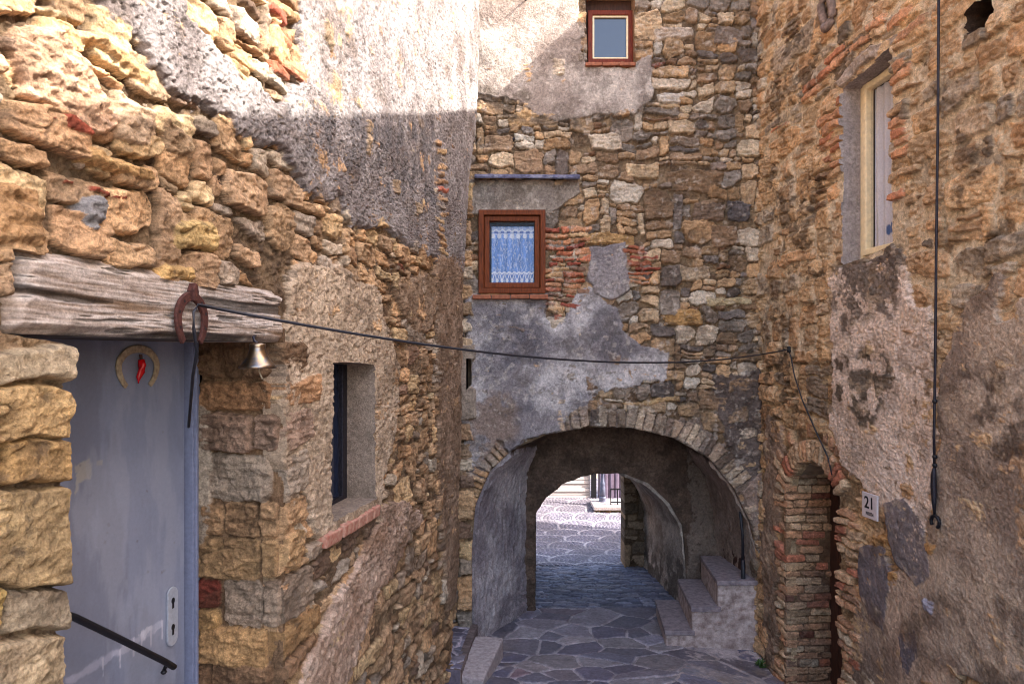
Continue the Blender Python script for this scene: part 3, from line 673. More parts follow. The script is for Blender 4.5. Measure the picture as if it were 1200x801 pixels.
# renders
GP, GD2 = S(208, 200, 196), S(146, 138, 138)
W.render(lm(Fr, [(545, -20), (680, -20), (679, 74), (690, 79), (744, 77), (748, 66), (764, 66), (766, 122), (742, 138), (692, 138), (652, 148), (630, 140), (612, 120), (560, 112), (545, 112)]), S(204, 190, 176), .050, edge=.02, en=.045, rough=.0025, rf=22, col2=S(160, 144, 132), blot=2.2, mixn=1.1)
W.render(lm(Fr, [(545, 211), (660, 211), (676, 198), (680, 226), (662, 240), (645, 252), (645, 262), (636, 250), (545, 250)]), S(172, 158, 142), .05, edge=.01, en=.02, rough=.004, rf=26, col2=S(140, 128, 118))
W.render(lm(Fr, [(690, 290), (732, 284), (738, 318), (736, 340), (716, 352), (700, 346), (688, 330)]), S(170, 160, 156), .048, edge=.025, en=.045, rough=.005, rf=28, col2=S(132, 124, 126))
W.render(lm(Fr, [(545, 346), (640, 346), (648, 382), (664, 372), (676, 340), (696, 338), (720, 362), (738, 392), (750, 408), (784, 414), (782, 444), (742, 452), (700, 456), (690, 470), (664, 488), (652, 505), (612, 520), (596, 530), (588, 518), (562, 548), (545, 548)]), GP, .046, edge=.025, en=.055, rough=.004, rf=26, col2=GD2, blot=2.2, mixn=1.3)
W.stain(lm(Fr, [(556, 350), (638, 350), (646, 400), (640, 430), (606, 440), (556, 440)]), S(104, 100, 106), .75, 4, -.25, en=.15, edge=.12)
W.stain(lm(Fr, [(690, 360), (730, 370), (742, 408), (716, 420), (694, 400)]), S(112, 106, 108), .8, 4, -.3, en=.1, edge=.08)
W.stain(lm(Fr, [(556, 470), (700, 452), (690, 476), (620, 498), (556, 540)]), S(108, 104, 112), .6, 5, -.1, en=.15, edge=.12)
W.stain(lm(Fr, [(552, 470), (596, 462), (602, 510), (560, 550)]), S(150, 128, 112), .8, 6, -.3, en=.1, edge=.1)
W.stain(lm(Fr, [(560, 104), (616, 106), (640, 140), (740, 132), (764, 112), (768, 126), (744, 146), (640, 152), (556, 118)]), S(112, 100, 88), .8, 6, -.2, en=.06, edge=.05)
W.stain(lm(Fr, [(744, 80), (766, 80), (764, 130), (746, 134)]), S(130, 116, 106), .7, 6, -.1)
W.render(lm(Fr, [(650, 505), (690, 474), (760, 474), (830, 500), (880, 560), (900, 640), (880, 640), (850, 575), (800, 530), (740, 505), (690, 503)]), S(150, 132, 118), .006, edge=.05, en=.2, rough=.008, rf=30, col2=S(116, 100, 90))
W.render(lm(Fr, [(866, 575), (882, 560), (920, 520), (920, 810), (890, 810), (892, 700), (888, 650), (878, 610)]), S(182, 158, 140), .046, edge=.02, en=.05, rough=.008, rf=30, col2=S(140, 118, 104))
W.render(lm(Fr, [(836, 440), (900, 430), (900, 640), (884, 600), (868, 560), (850, 520), (838, 480)]), S(120, 106, 98), .036, edge=.03, en=.07, rough=.009, rf=30, col2=S(92, 80, 74))
W.stain(lm(Fr, [(800, 0), (890, 0), (890, 120), (820, 90)]), S(104, 90, 78), .5, 6, .05)
W.stain(lm(Fr, [(780, 380), (892, 380), (892, 560), (800, 500)]), S(92, 80, 72), .55, 6, -.05)
W.stain(lm(Fr, [(880, 560), (905, 560), (905, 800), (890, 800)]), S(120, 104, 96), .5, 6, -.1)
W.stain(None, S(80, 66, 54), .35, 6, .3); W.stain(None, S(218, 204, 188), .4, 14, .5)
# quoin stones and ledges left of the archway, in the slot beside the left house
for k in range(28):
    y = 215+k*20+W.rng.uniform(-3, 3); h = W.rng.uniform(14, 21)
    W.stone(lm(Fr, [(536+W.rng.uniform(-2, 2), y), (556+W.rng.uniform(-3, 1), y), (556, y+h), (537, y+h)]), W.rng.uniform(.06, .09), W.pick(OCHRE if k < 9 or k > 15 else FRONT, .2), bev=.03, rough=.008)
W.render(lm(Fr, [(540, 404), (557, 404), (557, 420), (552, 423), (552, 452), (558, 456), (558, 488), (540, 492)]), S(176, 158, 140), .10, edge=.008, en=.012, rough=.004)
slot = lm(Fr, [(547, 420), (553, 420), (553, 450), (547, 456)])
W.build('wall', M_MAS, ah, [(arch, .07, None), (w1_hole, .17, S(160, 128, 100)), (w2_hole, .12, S(120, 110, 100)), (slot, .2, S(60, 50, 44))], depth=.25)

def loft(name, near, dn, far, df, nd, mat, parent, base, prot, zs=None, npts=240, seed=1, inv=1., post=None):
    """a barrel passage between two outlines given at two depths"""
    Np = np.array([(*Fr(x, y, dn), dn) for x, y in near]); Fp = np.array([(*Fr(x, y, df), df) for x, y in far])
    sg = np.r_[0, np.cumsum(np.hypot(*np.diff(Np[:, :2], axis=0).T))]; q = np.linspace(0, sg[-1], npts)
    fn = np.stack([np.interp(q, sg, Np[:, k]) for k in range(3)], -1); ff = np.stack([np.interp(q, sg, Fp[:, k]) for k in range(3)], -1)
    dv = np.linspace(0, 1, nd)
    def P(u, v):
        t = (v/(df-dn))[..., None]; i = np.clip(u/sg[-1]*(npts-1), 0, npts-1).round().astype(int)
        p = fn[i]*(1-t)+ff[i]*t; return p[..., [0, 2, 1]]
    def N(u, v):
        p = P(u, v); a = np.gradient(p, axis=1); b = np.gradient(p, axis=0); n = np.cross(a, b); n /= np.linalg.norm(n, axis=-1, keepdims=True)+1e-9
        c = np.array([np.mean(fn[:, 0]), 0, EZ-2.]); c[1] = (dn+df)/2
        sgn = np.sign(((c-p)*n).sum(-1, keepdims=True)); return n*sgn
    w = Wall(q, dv*(df-dn), P, N, seed=seed)
    w.base(base[0], prot, .012, base[1]); w.H += .006*fbm(w.u, w.v, 26, 4, seed+5, .6)
    if post: post(w, sg)
    w.build(name, mat, parent, depth=.05); return w
FAR = [(615, 722), (614, 690), (613, 640), (613, 592), (616, 552), (628, 522), (655, 502), (690, 492), (735, 492), (775, 502), (806, 524), (828, 556), (838, 600), (841, 640), (841, 690), (841, 722)]
def post1(w, sg):
    tot = sg[-1]; a = sg[5]; z = sg[10]
    w.render([(-.2, -.2), (a, -.2), (a, 1.4), (-.2, 1.4)], S(192, 182, 182), .032, edge=.02, en=.06, rough=.016, rf=24, col2=S(140, 130, 134), blot=3, mixn=.9)
    w.render([(z, -.2), (tot+.2, -.2), (tot+.2, 1.4), (z, 1.4)], S(178, 158, 144), .03, edge=.03, en=.08, rough=.011, rf=24, col2=S(132, 114, 102))
    w.stain([(sg[11], -.1), (tot, -.1), (tot, .2), (sg[11], .2)], S(170, 156, 144), .7, 6, -.1)
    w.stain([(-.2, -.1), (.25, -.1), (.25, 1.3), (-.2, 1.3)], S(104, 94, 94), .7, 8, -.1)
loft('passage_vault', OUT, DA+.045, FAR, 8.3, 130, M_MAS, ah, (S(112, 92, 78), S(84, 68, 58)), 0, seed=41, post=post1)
# inner cross wall with the second, lower arch
IN = [(627, 735), (627, 660), (627, 602), (640, 582), (660, 566), (690, 555), (730, 554), (760, 566), (785, 590), (800, 616), (804, 660), (806, 735)]
I = Wall(grade([(-.1, 2.75, .011, .011)]), grade([(EZ-3.4, EZ-.6, .011, .011)]), *plane((0, 8.3, 0), (1, 0, 0), (0, 0, 1), (0, -1, 0)), seed=44)
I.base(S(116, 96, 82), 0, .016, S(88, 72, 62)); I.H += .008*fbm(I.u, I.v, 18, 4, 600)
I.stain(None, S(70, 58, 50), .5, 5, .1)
FI = lambda x, y: Fr(x, y, 8.3)
I.render(lm(FI, [(806, 480), (850, 480), (850, 740), (806, 740)]), S(132, 116, 104), .012, edge=.03, en=.06, rough=.008)
I.build('inner_wall', M_MAS, ah, [(lm(FI, IN), .05, None)], depth=.2)
OUT2 = [(624, 700), (624, 655), (624, 600), (636, 576), (656, 556), (690, 543), (718, 543), (738, 556), (750, 575), (757, 600), (757, 640), (757, 700)]
def post2(w, sg):
    tot = sg[-1]
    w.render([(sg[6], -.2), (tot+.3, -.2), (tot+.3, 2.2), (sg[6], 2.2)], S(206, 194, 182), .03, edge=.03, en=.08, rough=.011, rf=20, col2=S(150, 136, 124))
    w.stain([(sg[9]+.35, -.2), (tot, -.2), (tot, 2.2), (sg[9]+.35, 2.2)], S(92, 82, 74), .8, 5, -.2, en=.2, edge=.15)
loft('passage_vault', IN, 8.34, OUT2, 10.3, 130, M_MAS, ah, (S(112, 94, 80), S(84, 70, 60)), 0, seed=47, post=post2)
E = Wall(grade([(-.5, 3.1, .016, .016)]), grade([(EZ-3.5, EZ-.6, .016, .016)]), *plane((0, 10.3, 0), (1, 0, 0), (0, 0, 1), (0, -1, 0)), seed=52)
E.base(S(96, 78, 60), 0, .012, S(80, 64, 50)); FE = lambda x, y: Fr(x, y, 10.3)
E.pack(-.4, 3, EZ-3.4, EZ-.7, .2, (1, 2), pal=[(1, S(120, 98, 74)), (1, S(100, 84, 68)), (.6, S(136, 114, 92))], prot=(.01, .03), gap=.02)
E.build('end_wall', M_MAS, ah, [(lm(FE, [(628, 715), (628, 600), (634, 566), (650, 545), (690, 536), (722, 540), (731, 556), (732, 600), (731, 715)]), .35, None)], depth=.35)
slab('upper_floors', [(-4.5, 7.46), (8.2, 7.46), (8.2, 10.66), (-4.5, 10.66)], EZ-.58, EZ+5.58, ah)
slab('side_wall', [(-4.5, 7.46), (-1.2, 7.46), (-.62, 8.4), (-.52, 10.28), (-4.5, 10.6)], EZ-3.7, EZ-.58, ah)
slab('side_wall', [(3.25, 7.46), (8.2, 7.46), (8.2, 10.6), (3.2, 10.6), (3.12, 10.28), (3.2, 8.4)], EZ-3.7, EZ-.58, ah)
slab('roof', [(-4.7, 7.0), (8.3, 7.0), (8.3, 10.9), (-4.7, 10.9)], EZ+5.61, [EZ+5.75, EZ+5.75, EZ+6.6, EZ+6.6], ah, M_TILE)
# windows of the arch house
def rect(px): return (min(p[0] for p in px), max(p[0] for p in px), min(p[1] for p in px), max(p[1] for p in px))
a, b, c, d = rect(lm(Fr, [(561, 247), (639, 344)])); fw = .055
w2 = MB().ring(BF, a, b, c, d, fw, -.09, .062).build('window', M_BRWOOD, ah, bevel=.005)
a, b, c, d = a+fw+.004, b-fw-.004, c+fw+.004, d-fw-.004; sw = .055
MB().ring(BF, a, b, c, d, sw, -.08, .034).build('sash', M_BRWOOD, w2, bevel=.008)
a, b, c, d = a+sw, b-sw, c+sw, d-sw
MB().box(BF, a, b, c, d, -.012, -.006).build('pane', M_CLEAR, w2)
MB().box(BF, a-.04, b+.04, c-.04, d+.04, -.115, -.1).build('backing', mat_plain('dark_room', S(52, 56, 78), rough=.9), w2)
Cw = Wall(grade([(a+.02, b-.004, .0035, .0035)]), grade([(c+.006, d-.045, .0035, .0035)]), *plane(BF[0]-Vector((0, -.045, 0)), BF[1], BF[2], BF[3]), seed=60, warp=0)
x = (Cw.u-a)/(b-a); z = (Cw.v-c)/(d-c); fold = np.sin(x*34+2*fbm(Cw.u, Cw.v*.2, 6, 2, 610)); Cw.H[:] = .006*fold
cb, cw, cd = S(126, 164, 226), S(240, 246, 255), S(78, 108, 184)  # blue of the reflected sky light put into the cloth's own colour
wv = .5+.5*fbm(Cw.u*70, Cw.v*14, 1, 3, 612); col = cb*(.78+.4*wv)[..., None]*(1+.10*fold)[..., None]
sp_ = sstep(.1, .6, fbm(Cw.u*150, Cw.v*45, 1, 3, 618))[..., None]*.5; col = col*(1-sp_)+cw*sp_
fx = (x*7) % 1-.5
def mixc(m, c): 
    global col
    m = np.clip(m, 0, 1)[..., None]; col = col*(1-m)+c*m
top = 1-.09
mixc(((z > .80) & (z < .92))*(.35), cw)
mixc((np.hypot(fx*1.3, (z-.785)*13+.25*(z < .785)) < .42)*1., cw)
mixc((np.abs(z-.865-.015*np.cos(x*44)) < .012)*.9, cw); mixc((np.abs(z-.835) < .012)*(np.abs(fx) > .22)*.85, cd)
bx = (x*9) % 1-.5
mixc((z < .19)*(.25), cd); mixc((np.abs(z-.17-.012*np.cos(x*57)) < .016)*.9, cw)
mixc((np.abs(np.abs(bx)-(z-.02)*3.2) < .09)*(z < .16)*.85, cw); mixc((np.hypot(bx*1.4, (z-.045)*12) < .4)*1., cw)
hole_m = (z < .025+.022*np.abs(np.cos(x*9*math.pi)))
Cw.C[:] = col
Cw.build('curtain', M_CLOTH, w2, depth=.004)
# tile sill, slate ledge
mb = MB(); rr = random.Random(4)
x0, z0 = Fr(554, 346); x1, _ = Fr(642, 346)
for k in range(4): mb.box(BF, x0+(x1-x0)*k/4+.003, x0+(x1-x0)*(k+1)/4-.003, z0-.045+rr.uniform(-.004, .004), z0+rr.uniform(-.003, .003), -.06, .12+rr.uniform(-.008, .008))
mb.build('window_sill', M_TILE, ah, bevel=.007)
SL = Wall(grade([(Fr(557, 0)[0], Fr(678, 0)[0], .008, .008)]), grade([(-.06, .16, .008, .008)]), *plane((0, DA, Fr(0, 204)[1]), (1, 0, -.008), (0, -.98, -.30), (0, -.30, .96)), seed=66)
SL.base(S(118, 118, 142), 0, .004, S(92, 92, 116)); SL.stain(None, S(150, 148, 160), .6, 12, .2); SL.H -= .02*sstep(.13, .16, SL.v+.02*fbm(SL.u, SL.v, 9, 3, 622))
SL.build('slate_ledge', M_MAS, ah, depth=.035)
# upper window, set deep
a, b, c, d = rect(lm(lambda x, y: Fr(x, y, DA+.1), [(689, 12), (742, 74)])); fw = .05
BF2 = (Vector((0, DA+.13, 0)), BF[1], BF[2], BF[3])
w1 = MB().ring(BF2, a, b, c, d, fw, -.03, .03).build('window', M_REDWOOD, ah, bevel=.006)
a, b, c, d = a+fw, b-fw, c+fw, d-fw; e = .02
MB().ring(BF2, a, b, c, d, e, -.03, .012).build('sash', M_CREAM, w1)
MB().box(BF2, a+e, b-e, c+e, d-e, -.02, -.01).build('pane', M_GLASS, w1)
MB().box(BF2, a-.3, b+.3, c-.12, d+.3, -.06, -.035).build('backing', M_DARKWOOD, w1)
x0, z0 = Fr(685, 77); x1, _ = Fr(744, 77); mb = MB()
for k in range(3): mb.box(BF, x0+(x1-x0)*k/3+.003, x0+(x1-x0)*(k+1)/3-.003, z0-.03, z0+.006, -.12, .085+rr.uniform(-.01, .01))
mb.build('window_sill', M_TILE, ah, bevel=.006)
# recessed doorway in the passage's right wall, reached by the steps
dd0, dd1 = 7.42, 8.1
mb = MB(); mb.add([(2.56, 7.5, EZ-2.4), (2.50, 8.08, EZ-2.4), (2.50, 8.08, EZ-1.2), (2.56, 7.5, EZ-1.2), (2.60, 7.5, EZ-2.4), (2.54, 8.08, EZ-2.4), (2.54, 8.08, EZ-1.2), (2.60, 7.5, EZ-1.2)], [(0, 1, 2, 3), (7, 6, 5, 4), (0, 4, 5, 1), (1, 5, 6, 2), (2, 6, 7, 3), (3, 7, 4, 0)])
mb.build('door', M_DARKWOOD, ah)

# ================================================================== RIGHT HOUSE
rh = thing('stone_house', (4.5, 4, 0), 'ochre rubble house with patchy render, a cream framed window and a brick arched doorway', 'house')
uR = grade([(-1.6, 3.65, .05, .03), (3.65, 7.42, .0064, .016)])
vR = grade([(EZ-3.4, EZ+3.9, .0066, .0066), (EZ+3.9, EZ+4.35, .05, .05)])
W = Wall(uR, vR, *plane(BR[0], BR[1], BR[2], BR[3]), seed=71, warp=.028)
W.base(S(206, 180, 142), -.004, .015, S(124, 100, 76))
W.H += .005*fbm(W.u, W.v, 24, 4, 700, .6)
win_r = lm(R, [(985, 104), (1012, 82), (1042, 56), (1042, 286), (1012, 300), (985, 312)])
door_r = lm(R, [(922, 830), (923, 760), (922, 640), (921, 580), (926, 558), (938, 543), (952, 540), (964, 548), (973, 562), (979, 582), (980, 640), (981, 760), (982, 840)])
door_z = lm(R, [(908, 840), (908, 570), (916, 536), (940, 508), (965, 510), (990, 540), (1004, 572), (1006, 840)])
plast = lm(R, [(972, 330), (984, 316), (1040, 300), (1062, 310), (1066, 350), (1090, 360), (1096, 480), (1096, 600), (1080, 660), (1050, 650), (1040, 600), (1010, 560), (986, 545), (974, 500)])
brown = lm(R, [(1112, 380), (1130, 352), (1150, 345), (1170, 330), (1178, 372), (1215, 352), (1215, 840), (1090, 840), (1060, 760), (1086, 660), (1094, 600), (1100, 480)])
brown[5] = R(1198, 350); brown[6] = R(1350, 330); brown[7] = R(1350, 900)
W.pack(-1.5, 7.4, EZ-3.3, EZ+4.2, .165, (.9, 2.3), exclude=[win_r, door_z], pal=RIGHT, prot=(.018, .044), gap=.014, bev=.024, split=.1, rough=.006, tilt=.014, ch=.36, jit=.15)
W.render(lm(R, [(885, -40), (1400, -60), (1400, 420), (885, 420)]), S(230, 208, 176), .009, edge=.05, en=.3, rough=.007, rf=26, col2=S(204, 180, 146), mixn=.6)
# brick bands
for px in ([(1045, 44), (1066, 30), (1068, 240), (1044, 262)], [(962, 130), (985, 112), (984, 205), (966, 215)], [(940, 118), (984, 70), (1062, 18), (1062, 4), (1000, 40), (940, 96)]):
    W.bricks(lm(R, px), .074, .27, [(2, S(200, 140, 92)), (1, S(192, 120, 76)), (1, S(210, 168, 118))], prot=(.044, .054), gap=.008, miss=.04)
W.stone(lm(R, [(976, 98), (985, 104), (1040, 56), (1052, 36), (1046, 34), (1000, 74)]), .05, S(186, 168, 152), bev=.02)
W.render(lm(R, [(893, 470), (914, 500), (908, 840), (893, 840)]), S(176, 148, 124), .04, edge=.03, en=.09, rough=.009, rf=30, col2=S(134, 110, 92))
# render below the window, pinkish roughcast, brown render
W.render(lm(R, [(982, 318), (1042, 290), (1062, 300), (1058, 350), (1030, 366), (990, 372), (974, 350)]), S(140, 124, 110), .03, edge=.02, en=.05, rough=.007, rf=26, col2=S(108, 94, 82))
W.render(plast, S(246, 224, 206), .046, edge=.025, en=.07, rough=.0055, rf=64, col2=S(220, 194, 172), pit=.008, gain=.62)
W.render(lm(R, [(984, 316), (1042, 292), (1056, 300), (1056, 340), (1020, 362), (984, 366)]), S(132, 116, 104), .042, edge=.02, en=.06, rough=.007, rf=26, col2=S(104, 90, 80))
W.stain(lm(R, [(978, 316), (1050, 290), (1064, 330), (1050, 372), (990, 390), (974, 360)]), S(108, 96, 86), .85, 8, -.15, en=.07, edge=.05)
W.stain(lm(R, [(972, 424), (1010, 410), (1046, 430), (1040, 480), (1010, 500), (976, 486)]), S(86, 76, 64), .9, 9, -.1, en=.09, edge=.05)
W.render(brown, S(200, 178, 156), .044, edge=.015, en=.06, rough=.0045, rf=70, gain=.62, col2=S(150, 130, 114), blot=2.2, mixn=1.1)
W.render(lm(R, [(1086, 640), (1000, 700), (998, 840), (1120, 840), (1110, 640)]), S(204, 176, 152), .040, edge=.015, en=.07, rough=.0045, rf=70, gain=.62, col2=S(150, 130, 114), blot=2.6, mixn=1.)
for px, c in ([[(1038, 590), (1060, 585), (1082, 610), (1090, 650), (1094, 680), (1074, 690), (1052, 660), (1042, 630)], S(142, 130, 128)], [[(1008, 640), (1040, 640), (1046, 690), (1036, 740), (1018, 720), (1006, 680)], S(134, 122, 122)], [[(1055, 745), (1074, 740), (1078, 770), (1064, 800), (1056, 790)], S(126, 116, 120)]):
    W.render(lm(R, px), c, .05, edge=.008, en=.035, rough=.004, rf=24, col2=c*.72)
for px in ([(1022, 625), (1040, 622), (1044, 650), (1028, 652)], [(1044, 668), (1056, 672), (1056, 700), (1042, 694)], [(1010, 655), (1022, 660), (1024, 690), (1012, 684)], [(1082, 636), (1098, 640), (1096, 658), (1084, 654)]):
    W.stone(lm(R, px), .056, S(196, 150, 98), bev=.02)
W.stone(lm(R, [(1086, 700), (1098, 708), (1096, 724), (1086, 716)]), .06, S(186, 182, 196), bev=.02)
W.render(lm(R, [(1180, 520), (1215, 500), (1330, 480), (1330, 700), (1215, 690), (1190, 660), (1186, 580)]), S(206, 168, 132), .046, edge=.02, en=.05, rough=.010, rf=26, pit=.01)
W.stain(lm(R, [(1110, 440), (1200, 440), (1190, 560), (1120, 540)]), S(74, 58, 48), .8, 4, 0, en=.15, edge=.12)
W.stain(lm(R, [(1140, 660), (1215, 700), (1215, 840), (1140, 840)]), S(100, 84, 74), .6, 5, .05, en=.15, edge=.12)
W.stain(lm(R, [(1000, 700), (1100, 720), (1100, 840), (1000, 840)]), S(120, 98, 84), .5, 5, .05, en=.15, edge=.12)
W.stain(lm(R, [(1060, 420), (1092, 420), (1092, 500), (1064, 490)]), S(120, 92, 62), .8, 8, 0)
for px in ([(1100, 110), (1145, 130), (1140, 210), (1100, 170)], [(1120, 200), (1170, 180), (1190, 280), (1130, 290)], [(900, 20), (960, 20), (960, 120), (900, 140)], [(900, 200), (960, 210), (960, 330), (900, 320)], [(892, 330), (930, 340), (930, 520), (892, 520)]):
    W.stain(lm(R, px), S(84, 72, 62), .7, 9, .1)
W.stain(None, S(92, 72, 54), .4, 6, .3); W.stain(None, S(226, 200, 168), .35, 12, .45)
# brick jambs and arch of the doorway
W.bricks(lm(R, [(980, 590), (1004, 600), (1006, 840), (982, 840)]), .072, .26, JAMB, prot=(.046, .056), gap=.008, miss=.02)
W.bricks(lm(R, [(910, 560), (922, 566), (923, 840), (910, 840)]), .072, .26, JAMB, prot=(.046, .056), gap=.008, miss=.0)
Ad = np.array(door_r[3:10]); sg = np.r_[0, np.cumsum(np.hypot(*np.diff(Ad, axis=0).T))]; t = 0
while t < sg[-1]-.02:
    q = [np.array([np.interp(x, sg, Ad[:, k]) for k in (0, 1)]) for x in (t+.003, t+.055)]; c = Ad.mean(0)-np.array([0, .35])
    nn = [(p-c)/np.linalg.norm(p-c) for p in q]
    W.stone([q[0]+nn[0]*.004, q[1]+nn[1]*.004, q[1]+nn[1]*.2, q[0]+nn[0]*.2], W.rng.uniform(.052, .062), W.pick(JAMB), bev=.012, rough=.003, tilt=.003, k=.003, raw=True); t += .06
    if W.rng.random() < .8: W.stone([q[0]+nn[0]*.215, q[1]+nn[1]*.215, q[1]+nn[1]*.34, q[0]+nn[0]*.34], W.rng.uniform(.044, .054), W.pick(JAMB), bev=.012, rough=.003, tilt=.003, k=.003, raw=True)
hole_px = lm(R, [(1128, 18), (1140, 2), (1156, -4), (1160, 12), (1154, 30), (1136, 42), (1128, 36)])
W.build('wall', M_MAS, rh, [(win_r, .24, S(172, 160, 154)), (door_r, .06, None), (hole_px, .25, S(70, 52, 40))], depth=.4)
# brick far jamb of the doorway (faces back up the alley)
uJ = R(922, 700)[0]; jd = BR[0]+BR[1]*uJ
BJ = (jd, -NR, Vector((0, 0, 1)), -BR[1])
J = Wall(grade([(-.045, .42, .006, .006)]), grade([(EZ-3.2, EZ-.94, .006, .006)]), *plane(*BJ), seed=80, warp=.006)
J.base(S(150, 120, 92), .0, .006, S(112, 86, 66))
J.bricks([(-.05, EZ-3.2), (.43, EZ-3.2), (.43, EZ-.9), (-.05, EZ-.9)], .072, .27, JAMB, prot=(.016, .026), gap=.010, miss=.0)
J.stain(None, S(96, 72, 58), .3, 5, .2); J.stain([(-.1, EZ-3.2), (.5, EZ-3.2), (.5, EZ-2.2), (-.1, EZ-2.2)], S(120, 98, 86), .45, 4, -.1, en=.2, edge=.2)
J.build('door_jamb', M_MAS, rh, depth=.03)
BDR = (BR[0]-NR*.40, BR[1], BR[2], BR[3])
u0, u1 = R(980, 700)[0], uJ
mb = MB(); n = 5
for k in range(n): mb.box(BDR, u0-.05+(u1-u0+.1)*k/n+.003, u0-.05+(u1-u0+.1)*(k+1)/n-.003, EZ-3.2, EZ-.9, -.05, 0)
mb.build('door', M_DARKWOOD, rh, bevel=.003)
MB().box(BDR, u0-.4, u1+.4, EZ-3.2, EZ-.7, -.09, -.07).build('door_backing', M_DARKWOOD, rh)
mb = MB(); mb.prism((BR[0]-NR*.065, BR[1], BR[2], BR[3]), [(u0-.08, EZ-1.25), (u0-.08, EZ-.9), (u1+.06, EZ-.9), (u1+.06, EZ-1.25), (u1-.02, EZ-1.15), (u1-.2, EZ-1.02), (u0+.3, EZ-1.0), (u0+.05, EZ-1.15)], -.34, 0); mb.build('door_soffit', M_BODY, rh)
# cream window
BWR = (BR[0]-NR*.165, BR[1], BR[2], BR[3])
a, b = R(1037, 200)[0], R(985, 200)[0]; c, d = EZ+.755, EZ+2.25; a -= .1
fw = .045; wr = MB().ring(BWR, a, b, c, d, fw, -.03, .03).build('window', M_CREAM, rh, bevel=.006)
a, b, c, d = a+fw+.004, b-fw-.004, c+fw+.004, d-fw-.004; sw = .052
MB().ring(BWR, a, b, c, d, sw, -.025, .045).build('sash', M_CREAM, wr, bevel=.008)
a, b, c, d = a+sw, b-sw, c+sw, d-sw
MB().box(BWR, a, b, c, d, -.004, .002).build('pane', M_CLEAR, wr)
Cr = Wall(grade([(a, b, .006, .006)]), grade([(c, d, .008, .008)]), *plane(BWR[0]+NR*-.03, BWR[1], BWR[2], BWR[3]), seed=90, warp=0)
fold = np.sin(Cr.u*70+2*fbm(Cr.u, Cr.v*.15, 5, 2, 800)); Cr.H[:] = .010*fold; Cr.C[:] = S(228, 226, 232)*(1+.06*fold+.08*fbm(Cr.u, Cr.v, 3, 3, 802))[..., None]
for k in range(5):
    uu, vv = a+.1+.05*k, c+.16+.04*math.sin(k*1.3); m = sstep(1.1, .8, np.hypot((Cr.u-uu)/.018, (Cr.v-vv)/.045))[..., None]; Cr.C[:] = Cr.C*(1-m)+S(92, 118, 170)*m
Cr.build('curtain', M_CLOTH, wr, depth=.004)
MB().box(BWR, a-.05, b+.05, c-.05, d+.05, -.10, -.085).build('backing', M_DARKWOOD, wr)
# house body; the eave is as high as its shadow on the facing walls asks
def eave_for(P):
    """point on the eave line whose shadow is P"""
    P = Vector(P); t = 0
    # eave line: face of the right house moved out .22
    o = BR[0]+NR*.22
    # P - SUN*t on plane (x - o).NR = 0
    t = (P-o).dot(NR)/SUN.dot(NR); q = P-SUN*t
    return q.y, q.z
pts = []
for x, y in ((40, 118), (150, 132), (240, 138), (330, 136), (440, 134), (550, 131)):
    u, v = L(x, y); p = BL[0]+BL[1]*u+NL*.04; pts.append(eave_for((p.x, p.y, v)))
for x, y in ((590, 101), (690, 16)):
    X, z = Fr(x, y); pts.append(eave_for((X, DA-.05, z)))
pts.sort(); ey = np.array([p[0] for p in pts]); ez = np.array([p[1] for p in pts])
print('EAVE', [(round(a, 2), round(b-EZ, 2)) for a, b in pts])
ys = np.array([-1.6, -.5, .4, 1.2, 2, 3, 4, 5, 6, 6.6, 7.4, 9, 11, 11.45]); zs = np.interp(ys, ey, ez)
def onR(y, t): return (3.24-.0875*y-NR.x*t, y)
foot = [onR(y, .55) for y in ys]; k = len(foot)
slab('back_wall', foot+[(8, ys[-1]), (8, ys[0])], EZ-4.2, [z-.1 for z in zs]+[EZ+6.3, EZ+6.3], rh)
mb = MB(); e0 = [(*onR(y, -.22), z) for y, z in zip(ys, zs)]; e1 = [(8.3, y, z+1.6) for y, z in zip(ys, zs)]
vs = e0+e1+[(x, y, z-.1) for x, y, z in e0]+[(x, y, z-.1) for x, y, z in e1]; fs = []
for i in range(k-1): fs += [(i, i+1, k+i+1, k+i), (2*k+i+1, 2*k+i, 3*k+i, 3*k+i+1), (i+1, i, 2*k+i, 2*k+i+1), (k+i, k+i+1, 3*k+i+1, 3*k+i)]
fs += [(0, k, 3*k, 2*k), (k-1, 2*k-1, 4*k-1, 3*k-1)]
mb.add(vs, fs).build('roof', M_TILE, rh)

